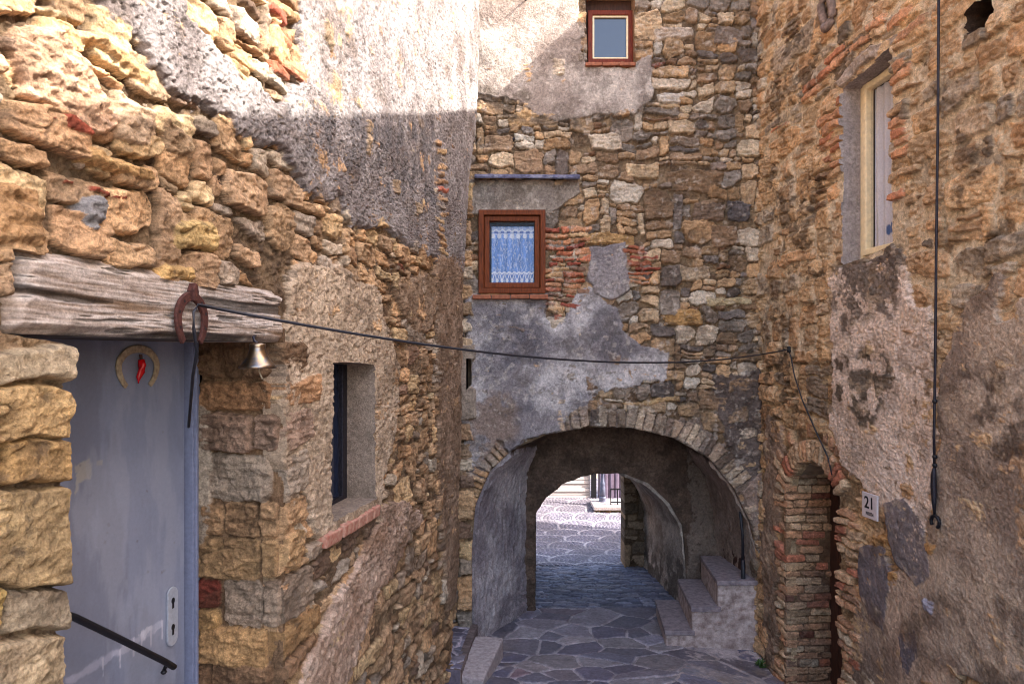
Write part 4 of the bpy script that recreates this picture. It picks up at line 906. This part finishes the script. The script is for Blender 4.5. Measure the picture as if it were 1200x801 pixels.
# ================================================================== GROUND
def ground(name, u, v, seed, extra=None, lift=0):
    P = lambda U, V: np.stack([U, V, gz(V)+lift+(extra(U, V) if extra else 0)], -1)
    N = lambda U, V: np.broadcast_to(np.array([0, -.12, .993]), U.shape+(3,))
    return Wall(u, v, P, N, seed=seed, warp=.015)
def flags(w, n, box, cols, joint, jw=.012, relax=1):
    r = w.rng; pts = np.stack([r.uniform(box[0], box[1], n), r.uniform(box[2], box[3], n)], -1)
    for _ in range(relax):        # push stones apart so that sizes stay alike
        d = np.linalg.norm(pts[:, None]-pts[None], axis=-1)+np.eye(n)*9; j = d.argmin(1); dd = d.min(1)
        pts += (pts-pts[j])/dd[:, None]*(np.clip(.22-dd, 0, 1)*.5)[:, None]
    U, V = w.wu.ravel(), w.wv.ravel(); f1 = np.empty(U.size); i1 = np.empty(U.size, int); gap = np.empty(U.size)
    for s0 in range(0, U.size, 40000):
        sl = slice(s0, s0+40000); d = np.hypot(U[sl, None]-pts[None, :, 0], (V[sl, None]-pts[None, :, 1])*1.25)
        o = np.argpartition(d, 2, axis=1)[:, :2]; a = np.take_along_axis(d, o, 1); sw = a[:, 0] > a[:, 1]
        o[sw] = o[sw][:, ::-1]; a[sw] = a[sw][:, ::-1]
        sep = np.hypot(*(pts[o[:, 0]]-pts[o[:, 1]]).T)+1e-6
        i1[sl] = o[:, 0]; gap[sl] = (a[:, 1]**2-a[:, 0]**2)/(2*sep)
    sh = w.u.shape; gap = gap.reshape(sh)+.004*w.n2; i1 = i1.reshape(sh)
    jw = jw*(1+.75*fbm(w.u, w.v, 2.2, 3, 990)); t = sstep(jw, jw+.010, gap); cl = np.array([w.pick(cols) for _ in range(n)])[i1]; hz = r.uniform(0, .010, n)[i1]
    w.H += t*(.010+hz+.004*w.n1)+.0025*w.n2
    st = cl*(1+.2*w.n1+.12*w.n2)[..., None]; jt = joint*(1+.25*w.n1+.15*w.n2)[..., None]
    w.C[:] = jt*(1-t[..., None])+st*t[..., None]
PUR = [(2, S(102, 98, 114)), (2, S(116, 108, 120)), (1.3, S(88, 82, 100)), (1.2, S(130, 122, 128)), (.6, S(118, 96, 108))]
G = ground('alley', grade([(-2.2, -.75, .08, .03), (-.75, 2.75, .0085, .0085), (2.75, 3.4, .03, .05)]), grade([(-3, 5.4, .06, .03), (5.4, 8.42, .011, .011)]), 101, extra=lambda U, V: -.17*np.clip(U-1.6, 0, 2)*sstep(7.6, 6.7, V))
flags(G, 520, (-2.2, 3.4, -3, 8.6), PUR, S(180, 170, 172), jw=.011)
G.render([(1.5, 6.2), (2.8, 6.2), (2.8, 7.35), (1.75, 7.3)], S(200, 184, 178), .013, edge=.03, en=.16, rough=.006, rf=16, col2=S(160, 146, 144))
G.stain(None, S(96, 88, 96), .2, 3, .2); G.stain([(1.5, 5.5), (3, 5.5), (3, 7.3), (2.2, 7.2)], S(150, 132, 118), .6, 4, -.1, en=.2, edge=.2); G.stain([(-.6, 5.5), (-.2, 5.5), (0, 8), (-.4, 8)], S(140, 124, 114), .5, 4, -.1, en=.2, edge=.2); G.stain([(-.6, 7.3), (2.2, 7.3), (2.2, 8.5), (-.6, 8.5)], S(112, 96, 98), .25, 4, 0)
tag(G.build('alley_paving', M_PAVE, None, depth=.05), kind='structure')
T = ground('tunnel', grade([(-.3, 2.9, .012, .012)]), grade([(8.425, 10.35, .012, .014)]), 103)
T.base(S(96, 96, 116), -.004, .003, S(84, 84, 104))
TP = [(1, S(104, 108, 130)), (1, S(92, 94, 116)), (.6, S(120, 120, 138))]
v = 8.42; rr = T.rng
while v < 10.4:
    u = -.35-rr.uniform(0, .2); h = rr.uniform(.07, .1)
    while u < 2.95:
        wd = rr.uniform(.12, .3); p = T.rectpoly(u, u+wd, v, v+h, .008, .05, .2)
        if p: T.stone(p, rr.uniform(.006, .016), T.pick(TP), bev=.015, rough=.003, tilt=.004, k=.003)
        u += wd
    v += h
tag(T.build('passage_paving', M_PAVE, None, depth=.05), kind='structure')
Q = ground('square', grade([(-3, .2, .06, .02), (.2, 4.6, .0125, .014), (4.6, 9, .03, .08)]), grade([(10.36, 17.5, .0125, .0135)]), 105)
R0, WX, DY = .40, .64, .50
Q.wu = Q.u+.05*fbm(Q.u, Q.v, 1.1, 4, 905); Q.wv = Q.v+.06*fbm(Q.u, Q.v, 1.0, 4, 915)
best = np.full(Q.u.shape, 9.); ang = np.zeros(Q.u.shape)
for j in range(30, -6, -1):
    cy = 10.2+j*DY; 
    for i in range(-5, 11):
        cx = i*WX+(WX/2 if j % 2 else 0); d = np.hypot(Q.wu-cx, Q.wv-cy); m = d < R0
        best = np.where(m, d, best); ang = np.where(m, np.arctan2(Q.wv-cy, Q.wu-cx), ang)
rad = best; ring = np.floor(rad/.07); fr = rad/.07-ring; nseg = np.maximum(3, np.round(ring*6.28)); fa = (ang/(2*np.pi)*nseg+ring*.37) % 1
sp = np.minimum(np.minimum(fr, 1-fr)*.07, np.minimum(fa, 1-fa)*(2*np.pi*(rad+.01)/nseg)); t = sstep(.004, .014, sp); edge = (rad > R0-.045) | (rad > 1)
rnd = np.random.default_rng(5).random(99991)[((ring*131+np.floor(ang*nseg)*17+np.floor(Q.wu)*7).astype(np.int64)) % 99991]
cc = S(96, 91, 104)*(.7+.6*rnd)[..., None]; cc = np.where(edge[..., None], S(164, 158, 162)*(.85+.3*rnd)[..., None], cc)
Q.H[:] = .012*t+.004*Q.n1; Q.C[:] = S(132, 126, 132)*(1-t)[..., None]+cc*t[..., None]; Q.C *= (1+.2*Q.n1+.15*Q.n2)[..., None]; Q.stain(None, S(92, 86, 92), .6, 1.6, .0)
tag(Q.build('square_paving', M_PAVE, None, depth=.05), kind='structure')
gx = [-400, -60, -8, 0, 8, 60, 400]; gy = [-60, -8, -3, 0, 2, 4, 6, 7.2, 8.4, 10.3, 11.7, 13, 14.8, 16, 30, 60, 400]
v = [(x, y, gz(y)-.45) for y in gy for x in gx]; f = [(j*7+i, j*7+i+1, (j+1)*7+i+1, (j+1)*7+i) for j in range(len(gy)-1) for i in range(6)]
tag(link('ground', npmesh('ground', v, np.array(f), smooth=False), None, mat_plain('earth', S(128, 112, 94), rough=.95, scale=3, bump=.4)), kind='structure')
# raised flagged landing tucked between the left house and the passage, with its kerb
lz = EZ-2.86
LD = Wall(grade([(-.95, -.33, .008, .008)]), grade([(5.95, 7.16, .01, .01)]), *plane((0, 0, 0), (1, 0, 0), (0, 1, 0), (0, 0, 1)), seed=110)
LD.P = lambda U, V: np.stack([U, V, lz+.25*np.clip(7.1-V, 0, 2)*.35+0*U], -1)
flags(LD, 46, (-1, -.3, 5.9, 7.2), PUR[:3], S(186, 176, 184), jw=.011)
cutl = [(-.30, 5.8), (-.30, 7.3), (-.38, 7.3), (-.455, 5.8)]
tag(LD.build('raised_paving', M_PAVE, None, [(cutl, .3, None)], depth=.3), kind='structure')
KB = Wall(grade([(0, 1.22, .01, .01)]), grade([(-.36, .03, .01, .01)]), lambda U, V: np.stack([-.455+.085*U/1.22+.0*V, 5.95+U, lz+.09*(1.2-U)*.35*2+V+.0*U], -1), lambda U, V: np.broadcast_to(np.array([.997, -.07, 0]), U.shape+(3,)), seed=112)
KB.base(S(146, 130, 126), .012, .008, S(116, 102, 98))
tag(KB.build('kerb', M_MAS, None, depth=.06), kind='structure')

# ================================================================== THINGS
# stone slab lying at the foot of the landing
def onz(x, y, h): d = h*F/(y-CY); return ((x-CX)/F*d, d)
hs = 2.83; SLQ = [onz(534, 790, hs), onz(566, 796, hs), onz(590, 746, hs), onz(557, 744, hs)]
SLQ = [(p[0], p[1]) for p in SLQ]; print('SLAB', SLQ)
mb = MB().prism((Vector((0, 0, EZ-hs)), Vector((1, 0, 0)), Vector((0, 1, 0)), Vector((0, 0, 1))), SLQ, -.3, 0)
o = mb.build('stone_slab', M_CONC, None, bevel=.022, seg=3); tag(o, 'pale stone slab lying beside the raised kerb at the mouth of the archway', 'stone slab')
# three steps
st = thing('stone_steps', (2.1, 7.7, EZ-3.12), 'short flight of three concrete steps climbing to the side inside the archway', 'steps')
xs = [(1.62, 1.71), (1.90, 1.975), (2.175, 2.245)]; hz = [2.93, 2.68, 2.40]; xe = 2.62; y0, y1 = 7.25, 8.16
for (xa, xb), h in zip(xs, hz):
    q = [(xa+.012, y0), (xe, y0), (xe, y1), (xb+.012, y1)]
    sx = MB().prism((Vector((0, 0, EZ)), Vector((1, 0, 0)), Vector((0, 1, 0)), Vector((0, 0, 1))), [(x+.0, y+(.004*(h < 2.9))+.004*(h < 2.5)) for x, y in q], -3.3, -h-.05).build('step', M_STEP, st, bevel=.02, seg=3)
    q = [(xa, y0-.012), (xa+.32 if h > 2.5 else xe, y0-.012), (xb+.32 if h > 2.5 else xe, y1), (xb, y1)]
    MB().prism((Vector((0, 0, EZ)), Vector((1, 0, 0)), Vector((0, 1, 0)), Vector((0, 0, 1))), q, -h-.052, -h).build('tread', M_TREAD, sx, bevel=.010)
# conduit down the passage side
mb = MB(); mb.tube([(2.44, 7.30, EZ-1.68), (2.47, 7.31, EZ-1.95), (2.475, 7.32, EZ-2.2)], .016); mb.build
mb.tube([(2.475, 7.32, EZ-2.2), (2.48, 7.32, EZ-2.42), (2.50, 7.33, EZ-2.5)], .024)
tag(mb.build('conduit', M_BLACK, None, smooth=True), 'dark conduit pipe running down the archway side above the top step', 'pipe')

# horseshoes
def shoe(B, cu, cv, w, h, wid, th, n0, gap=.62):
    """U of iron, open end down"""
    mb = MB(); n = 26; o_, i_ = [], []
    for k in range(n+1):
        a = math.radians(-50+280*k/n); r = 1.0
        x, y = math.cos(a), math.sin(a)
        yy = y*h*.5 if y > 0 else y*h*.62
        xx = x*w*.5*(1 if y > 0 else (1-.10*abs(y)))
        ww = wid*(1.12 if y > .3 else 1-.35*max(0, -y))
        l = math.hypot(x, y*.8); o_.append((cu+xx, cv+yy)); i_.append((cu+xx-x/l*ww, cv+yy-y*.8/l*ww))
    k = len(o_); o, eu, ev, nn = B; vs = []
    for nv in (n0, n0+th):
        for a, b in o_+i_: vs.append(o+eu*a+ev*b+nn*nv)
    fs = []
    for i in range(k-1):
        fs += [(i, i+1, k+i+1, k+i), (2*k+i+1, 2*k+i, 3*k+i, 3*k+i+1), (i+1, i, 2*k+i, 2*k+i+1), (k+i, k+i+1, 3*k+i+1, 3*k+i)]
    fs += [(0, k, 3*k, 2*k), (k-1, 3*k-1, 4*k-1, 2*k-1)]
    return mb.add(vs, fs), o_, i_
Lh = lambda x, y: L(x, y, -.05)
c = Lh(222, 372); a = Lh(204, 372); b = Lh(242, 372); top = Lh(222, 343)[1]; bot = Lh(222, 412)[1]
mb, o_, i_ = shoe(BL, c[0], bot+(top-bot)*.56, b[0]-a[0], (top-bot)*.92, .032, .014, .052)
hs1 = mb.build('horseshoe', M_RUST, None, bevel=.004); tag(hs1, 'large rusty brown horseshoe nailed to the grey timber lintel', 'horseshoe')
mb = MB()
for i in (3, 6, 9, 17, 20, 23): mb.prism(BL, [((o_[i][0]+i_[i][0])/2+dx*.0045, (o_[i][1]+i_[i][1])/2+dy*.0065) for dx, dy in ((1, 0), (.6, .8), (-.6, .8), (-1, 0), (-.6, -.8), (.6, -.8))], .0655, .0668)
mb.each('nail_hole', M_INK, hs1)
mb = MB(); mb.prism(BL, [(c[0]-.012, top-.03), (c[0]+.012, top-.03), (c[0]+.018, top+.004), (c[0]+.010, top+.032), (c[0]-.004, top+.036), (c[0]-.016, top+.008)], .05, .078); mb.build('clip', M_RUST, hs1, bevel=.004)
c = Ld(160, 430); a = Ld(135, 432); b = Ld(186, 432); top = Ld(160, 405)[1]; bot = Ld(160, 461)[1]
mb, _, _ = shoe(BD, c[0], bot+(top-bot)*.56, b[0]-a[0], (top-bot)*.92, .030, .010, .004)
tag(mb.build('horseshoe', M_BONE, None, bevel=.004), 'worn pale horseshoe fixed to the blue grey door round a red horn', 'horseshoe')
mb = MB(); P3 = lambda B, u, v, n: B[0]+B[1]*u+B[2]*v+B[3]*n
q = [Ld(158, 421), Ld(159, 428), Ld(158.5, 435), Ld(155, 442), Ld(154.5, 449)]
mb.tube([P3(BD, u, v, .03) for u, v in q], .016, 10, taper=[.75, 1, .85, .6, .15])
ch = mb.build('chilli_charm', M_RED, None, smooth=True); tag(ch, 'small red chilli shaped horn charm hanging on the blue grey door', 'charm')
p = Ld(158, 421); t = Ld(157.5, 415); MB().tube([P3(BD, p[0], p[1]-.004, .03), P3(BD, t[0], t[1], .03)], .006, 6).build('stem', M_DARKWOOD, ch)
# bell
p = BL[0]+BL[1]*L(302, 415)[0]; d = 2.86; rim = Vector(((302-CX)/F*d, d, EZ+(CY-431)/F*d))
prof = [(.0, .0), (.066, -.002), (.070, .002), (.064, .012), (.050, .028), (.038, .048), (.031, .068), (.029, .082), (.031, .088), (.028, .094), (.012, .098), (.0, .099)]
prof = [(r*1.1, z*1.08) for r, z in prof if r > 0]
be = MB().lathe(rim, prof, 28).build('bell', M_BRASS, None, smooth=True); tag(be, 'small tarnished brass bell hanging from the end of the timber lintel', 'bell')
MB().tube([rim+Vector((0, 0, .095)), rim+Vector((-.004, 0, .108)), rim+Vector((-.014, 0, .112)), rim+Vector((-.018, .0, .130)), rim+Vector((-.02, .03, .136))], .0055, 8).build('hanger', M_IRON, be, smooth=True)
MB().tube([rim+Vector((.005, 0, .02)), rim+Vector((.006, 0, -.012)), rim+Vector((.014, -.004, -.03)), rim+Vector((.022, -.006, -.046))], .0035, 6).build('clapper_string', M_BONE, be, smooth=True)
# cable slung across the alley, its tail down the door frame and along the right house
p0 = P3(BL, *L(232, 357, -.085), .085); q = R(924, 409, -.06); p1 = P3(BR, q[0], q[1], .06); pts = []
for i in range(41):
    t = i/40; p = p0.lerp(p1, t); p.z -= .175*4*t*(1-t)*(1-.1*t); pts.append(p)
tail = [P3(BL, *L(x, y, -n), n) for x, y, n in ((221, 500, -.2), (226, 440, -.06), (231, 412, .066), (227, 385, .085), (227, 365, .085))]
d1 = [P3(BR, *R(x, y, -.06), .06) for x, y in ((927, 418), (931, 440), (940, 468), (956, 505), (970, 535), (975, 556))]
mb = MB(); mb.tube(tail+pts+d1, .006, 8)
cb = mb.build('cable', M_BLACK, None, smooth=True); tag(cb, 'thin black cable strung across the alley from the rusty horseshoe to the far brick doorway', 'cable')
mb = MB(); mb.lathe(P3(BR, q[0], q[1]-.03, .055), [(.014, 0), (.02, .015), (.014, .03), (.02, .045), (.012, .06)], 10); mb.build('insulator', M_INK, cb, smooth=True)
# hanging rod with a forked end on the right wall
f = lambda x, y, t=.075: P3(BR, *R(x, y, -t), t)
mb = MB(); mb.tube([f(1101, -60), f(1100, 0), f(1099, 150), f(1097, 300), f(1096, 420), f(1094.5, 510), f(1095, 548)], .0085, 8)
rod = mb.build('hanging_rod', M_IRON, None, smooth=True); tag(rod, 'long thin dark rod hanging down the ochre wall and ending in an open hook', 'rod')
mb = MB(); mb.tube([f(1095, 546), f(1094, 556), f(1094, 570), f(1094.5, 585), f(1095, 604)], .014, 8, taper=[.6, 1.2, 1.35, 1.1, .5]); mb.build('handle', M_IRON, rod, smooth=True)
u0_, v0_ = R(1096, 611, -.075); rr_ = .038
mb = MB(); mb.tube([P3(BR, u0_+rr_*math.cos(a), v0_+rr_*1.0*math.sin(a), .075) for a in np.linspace(math.radians(-40), math.radians(240), 18)], .0115, 8); mb.build('hook', M_INK, rod, smooth=True)
mb = MB()
for y in (470, 535, 545): mb.lathe(f(1095.5, y)-Vector((0, 0, .012)), [(.012, 0), (.016, .012), (.012, .024)], 10)
mb.each('collar', M_INK, rod, smooth=True)
# house number
Rn = lambda x, y: R(x, y, -.066)
q0, q1 = Rn(1027.5, 592), Rn(1010, 592); vt, vb = Rn(1010, 575)[1], Rn(1010, 604)[1]
hn = MB().box(BR, q0[0], q1[0], vb, vt, .05, .066).build('number_plate', M_MARBLE, None, bevel=.004); tag(hn, 'white house number plate reading 21 beside the brick arched doorway', 'number plate')
def text(s, size, u, v, n, parent, name, mat, sx=1, bold=.0):
    cu = bpy.data.curves.new(name, 'FONT'); cu.body = s; cu.size = size; cu.extrude = .0012; cu.offset = bold; cu.align_x = 'CENTER'; cu.align_y = 'CENTER'
    o = bpy.data.objects.new('tmp', cu); COL.objects.link(o); bpy.context.view_layer.update()
    me = bpy.data.meshes.new_from_object(o.evaluated_get(bpy.context.evaluated_depsgraph_get())); bpy.data.objects.remove(o)
    X = -BR[1]*sx; Y = BR[2]; Z = BR[3]; p = P3(BR, u, v, n)
    me.transform(Matrix(((X.x, Y.x, Z.x, p.x), (X.y, Y.y, Z.y, p.y), (X.z, Y.z, Z.z, p.z), (0, 0, 0, 1)))); me.materials.clear()
    return link(name, me, parent, mat)
um = (q0[0]+q1[0])/2; hgt = vt-vb
text('21', hgt*.66, um, vb+hgt*.60, .0672, hn, 'number', M_INK, 1.0, .0012)
text('N.UTN', hgt*.20, um-.006, vb+hgt*.19, .0672, hn, 'lettering', M_INK, .8)
# handrail across the door
def Lt(x, y, t): return P3((BL[0]-NL*t, BL[1], BL[2], BL[3]), *L(x, y, t), 0)
mb = MB(); mb.tube([Lt(40, 712, .33), Lt(76, 719, .33), Lt(88, 723, .33), Lt(140, 748, .33), Lt(192, 774, .33), Lt(204, 781, .33)], .013, 10)
hr = mb.build('handrail', M_INK, None, smooth=True); tag(hr, 'thin black handrail sloping down across the foot of the blue grey door', 'handrail')
mb = MB(); mb.tube([Lt(196, 776, .33), Lt(192, 785, .36), Lt(193, 786, .415)], .008, 8); mb.lathe(Lt(192, 789, .35), [(.008, 0), (.014, .008), (.008, .016)], 10); mb.build('bracket', M_INK, hr, smooth=True)
# nails, wall ring
for x, y, l, lab in ((616, 4, .11, 'iron nail sticking out of the pale sunlit render near the top window'), (602, 166, .07, 'short iron nail in the rubble just above the blue slate ledge')):
    p = Vector((*[Fr(x, y)[0]], DA, Fr(x, y)[1])); mb = MB(); mb.tube([p+Vector((0, -.01, 0)), p+Vector((0, -.03-l*.6, .01))], .009, 8); mb.lathe(p+Vector((0, -.032-l*.6, -.006)), [(.012, 0), (.016, .01), (.010, .022)], 10)
    tag(mb.build('nail', M_IRON, None, smooth=True), lab, 'nail')
u0_, v0_ = R(969, 12, -.05); mb = MB()
mb.tube([P3(BR, u0_+.075*math.cos(a), v0_+.155*math.sin(a), .05+.012*math.sin(3*a)) for a in np.linspace(0, 2*math.pi, 25)], .034, 10, cap=False)
tag(mb.build('wall_ring', mat_plain('grey_old_wood', S(128, 110, 100), rough=.9, scale=30, var=.4, bump=.6, dist=.008), None, smooth=True), 'weathered oval ring set in the ochre wall above the cream window', 'ring')
# weed at the foot of the archway
rr = random.Random(3)
def weed(x0, y0, n, lab):
    mb = MB(); z0 = float(gz(y0))-.12
    for k in range(n):
        a = rr.uniform(0, 6.28); l = rr.uniform(.05, .11); el = rr.uniform(.3, 1.2); d = Vector((math.cos(a)*math.cos(el), math.sin(a)*math.cos(el), math.sin(el))); s = d.cross(Vector((0, 0, 1))).normalized()*.012
        p = Vector((x0+rr.uniform(-.03, .03), y0+rr.uniform(-.03, .03), z0)); m_ = p+d*l*.6; e = p+d*l-Vector((0, 0, .012))
        mb.add([p, m_-s, e, m_+s+Vector((0, 0, .004))], [(0, 1, 2, 3)])
    tag(mb.build('weed', M_LEAF, None), lab, 'weed')
weed(2.52, 6.95, 26, 'small green weed growing where the paving meets the archway foot')

# ---- the square beyond the passage
zl = lambda x, y, d: Vector(((x-CX)/F*d, d, EZ+(CY-y)/F*d))
dL = 14.5
lp = thing('street_lamp', zl(706, 592, dL), 'grey cast iron street lamp standing by the metal fence in the square', 'street lamp')
b = zl(706, 592, dL)
MB().lathe(b, [(0.0925, -0.222), (0.0925, 0.0444), (0.0777, 0.0592), (0.0703, 0.148), (0.0814, 0.1628), (0.074, 0.1924)], 16).build('base', M_LAMP, lp, smooth=True)
MB().lathe(b, [(0.0629, 0.1924), (0.0592, 0.37), (0.0481, 0.4144), (0.0555, 0.444), (0.0555, 0.4736), (0.0407, 0.5032), (0.037, 0.666), (0.0481, 0.6882), (0.037, 0.7178), (0.03108, 0.814), (0.02664, 1.924), (0.037, 1.946), (0.0222, 1.998)], 16).build('pole', M_LAMP, lp, smooth=True)
lt = MB().lathe(b, [(0.0444, 1.998), (0.1184, 2.294), (0.1332, 2.309), (0.074, 2.398), (0.0148, 2.472)], 6).build('lantern', M_LAMP, lp)
# metal sheet fence with its post
bf = lambda d: (Vector((0, d, EZ)), Vector((1, 0, 0)), Vector((0, 0, 1)), Vector((0, -1, 0)))
dF = 15.2; x0 = (696-CX)/F*dF; x1 = x0+4.2; zb = (CY-590)/F*dF
fe = thing('metal_fence', (x0+2, dF, EZ+zb), 'ribbed purple grey sheet metal fence behind the street lamp', 'fence')
mb = MB(); n = 34; vs = []
prof = []
for k in range(n+1):
    x = x0+.1+(x1-x0-.1)*k/n; prof += [(x, 0.0), (x+.035, .03), (x+.075, .03), (x+.09, 0)]
o = bf(dF)
for zz in (zb-.1, zb+2.4): vs += [Vector((x, dF-y, EZ+zz)) for x, y in prof]
k = len(prof); mb.add(vs, [(i, i+1, k+i+1, k+i) for i in range(k-1)]); sh = mb.build('sheet', M_SHEET, fe); sm = sh.modifiers.new('thick', 'SOLIDIFY'); sm.thickness = .01
MB().box(o, x0-.06, x0+.05, zb-.2, zb+2.5, -.06, .06).build('post', M_INK, fe, bevel=.01)
MB().box(o, x0+.1, x1, zb+2.38, zb+2.44, -.03, .045).build('rail', M_INK, fe)
# bright white wall of painted boards on a dark plinth, to the left of the post
ww = thing('white_wall', (x0-3, dF, EZ+zb), 'sunlit white boarded wall across the square beyond the passage', 'wall')
mb = MB(); rr = random.Random(8)
for k in range(30): mb.box(o, x0-6, x0-.08, zb+.02+k*.085, zb+.02+k*.085+.076, -.12, .0+rr.uniform(0, .012)+.012*(k % 2))
mb.box(o, x0-6, x0-.08, zb-.4, zb+2.6, -.2, -.125)
mb.build('boards', M_WHITE, ww, bevel=.006); 
MB().add([(x0-6, dF-.05, EZ+zb+.34), (x0-.1, dF-.05, EZ+zb-.05), (x0-.1, dF-.2, EZ+zb-.05), (x0-6, dF-.2, EZ+zb+.34), (x0-6, dF-.05, EZ+zb-.9), (x0-.1, dF-.05, EZ+zb-.9), (x0-.1, dF-.2, EZ+zb-.9), (x0-6, dF-.2, EZ+zb-.9)], [(0, 1, 2, 3), (7, 6, 5, 4), (0, 4, 5, 1), (1, 5, 6, 2), (2, 6, 7, 3), (3, 7, 4, 0)]).build('plinth', M_STONEW, ww, bevel=.02)
# low stone wall with a pale coping and an iron railing
dW = 14.1; xa, xb = (697-CX)/F*dW, (760-CX)/F*dW; z1 = (CY-594)/F*dW
lw = thing('low_wall', ((xa+xb)/2, dW, EZ+z1-.8), 'low rough stone wall with a pale coping under the street lamp', 'wall')
Lw = Wall(grade([(xa, xb+.6, .02, .02)]), grade([(EZ+z1-.7, EZ+z1-.05, .02, .02)]), *plane((0, dW, 0), (1, 0, 0), (0, 0, 1), (0, -1, 0)), seed=130)
Lw.base(S(150, 126, 96)); Lw.pack(xa, xb+.6, EZ+z1-.8, EZ+z1, .11, (1, 2), pal=OCHRE, prot=(.02, .05)); Lw.build('wall', M_MAS, lw, depth=.6)
MB().box((Vector((0, dW, EZ)), Vector((1, 0, 0)), Vector((0, 0, 1)), Vector((0, -1, 0))), xa-.03, xb+.6, z1-.05, z1+.03, -.66, .08).build('coping', M_CONC, lw, bevel=.012)
rl = thing('railing', (xb, dW, EZ+z1+.03), 'short black iron railing on the low wall beside the street lamp', 'railing')
o = (Vector((0, dW+.1, EZ)), Vector((1, 0, 0)), Vector((0, 0, 1)), Vector((0, -1, 0))); xr0 = (716-CX)/F*dW
MB().box(o, xr0, xb+.5, z1+.34, z1+.37, -.015, .015).build('top_rail', M_INK, rl); MB().box(o, xr0, xb+.5, z1+.07, z1+.095, -.012, .012).build('bottom_rail', M_INK, rl)
k = 0; x = xr0
while x < xb+.5:
    MB().box(o, x, x+.02, z1+.03, z1+.34, -.01, .01).build('bar', M_INK, rl); x += .14
# houses round the square, seen only as light and shade
bh = thing('stone_house', (-9, 20, EZ-4), 'plain rendered house far off beyond the square', 'house')
slab('wall', [(-16, 16), (-8, 16), (-8, 26), (-16, 26)], EZ-6, EZ+3, bh); slab('roof', [(-16.4, 15.6), (-7.6, 15.6), (-7.6, 26.4), (-16.4, 26.4)], EZ+3.02, EZ+3.3, bh, M_TILE)
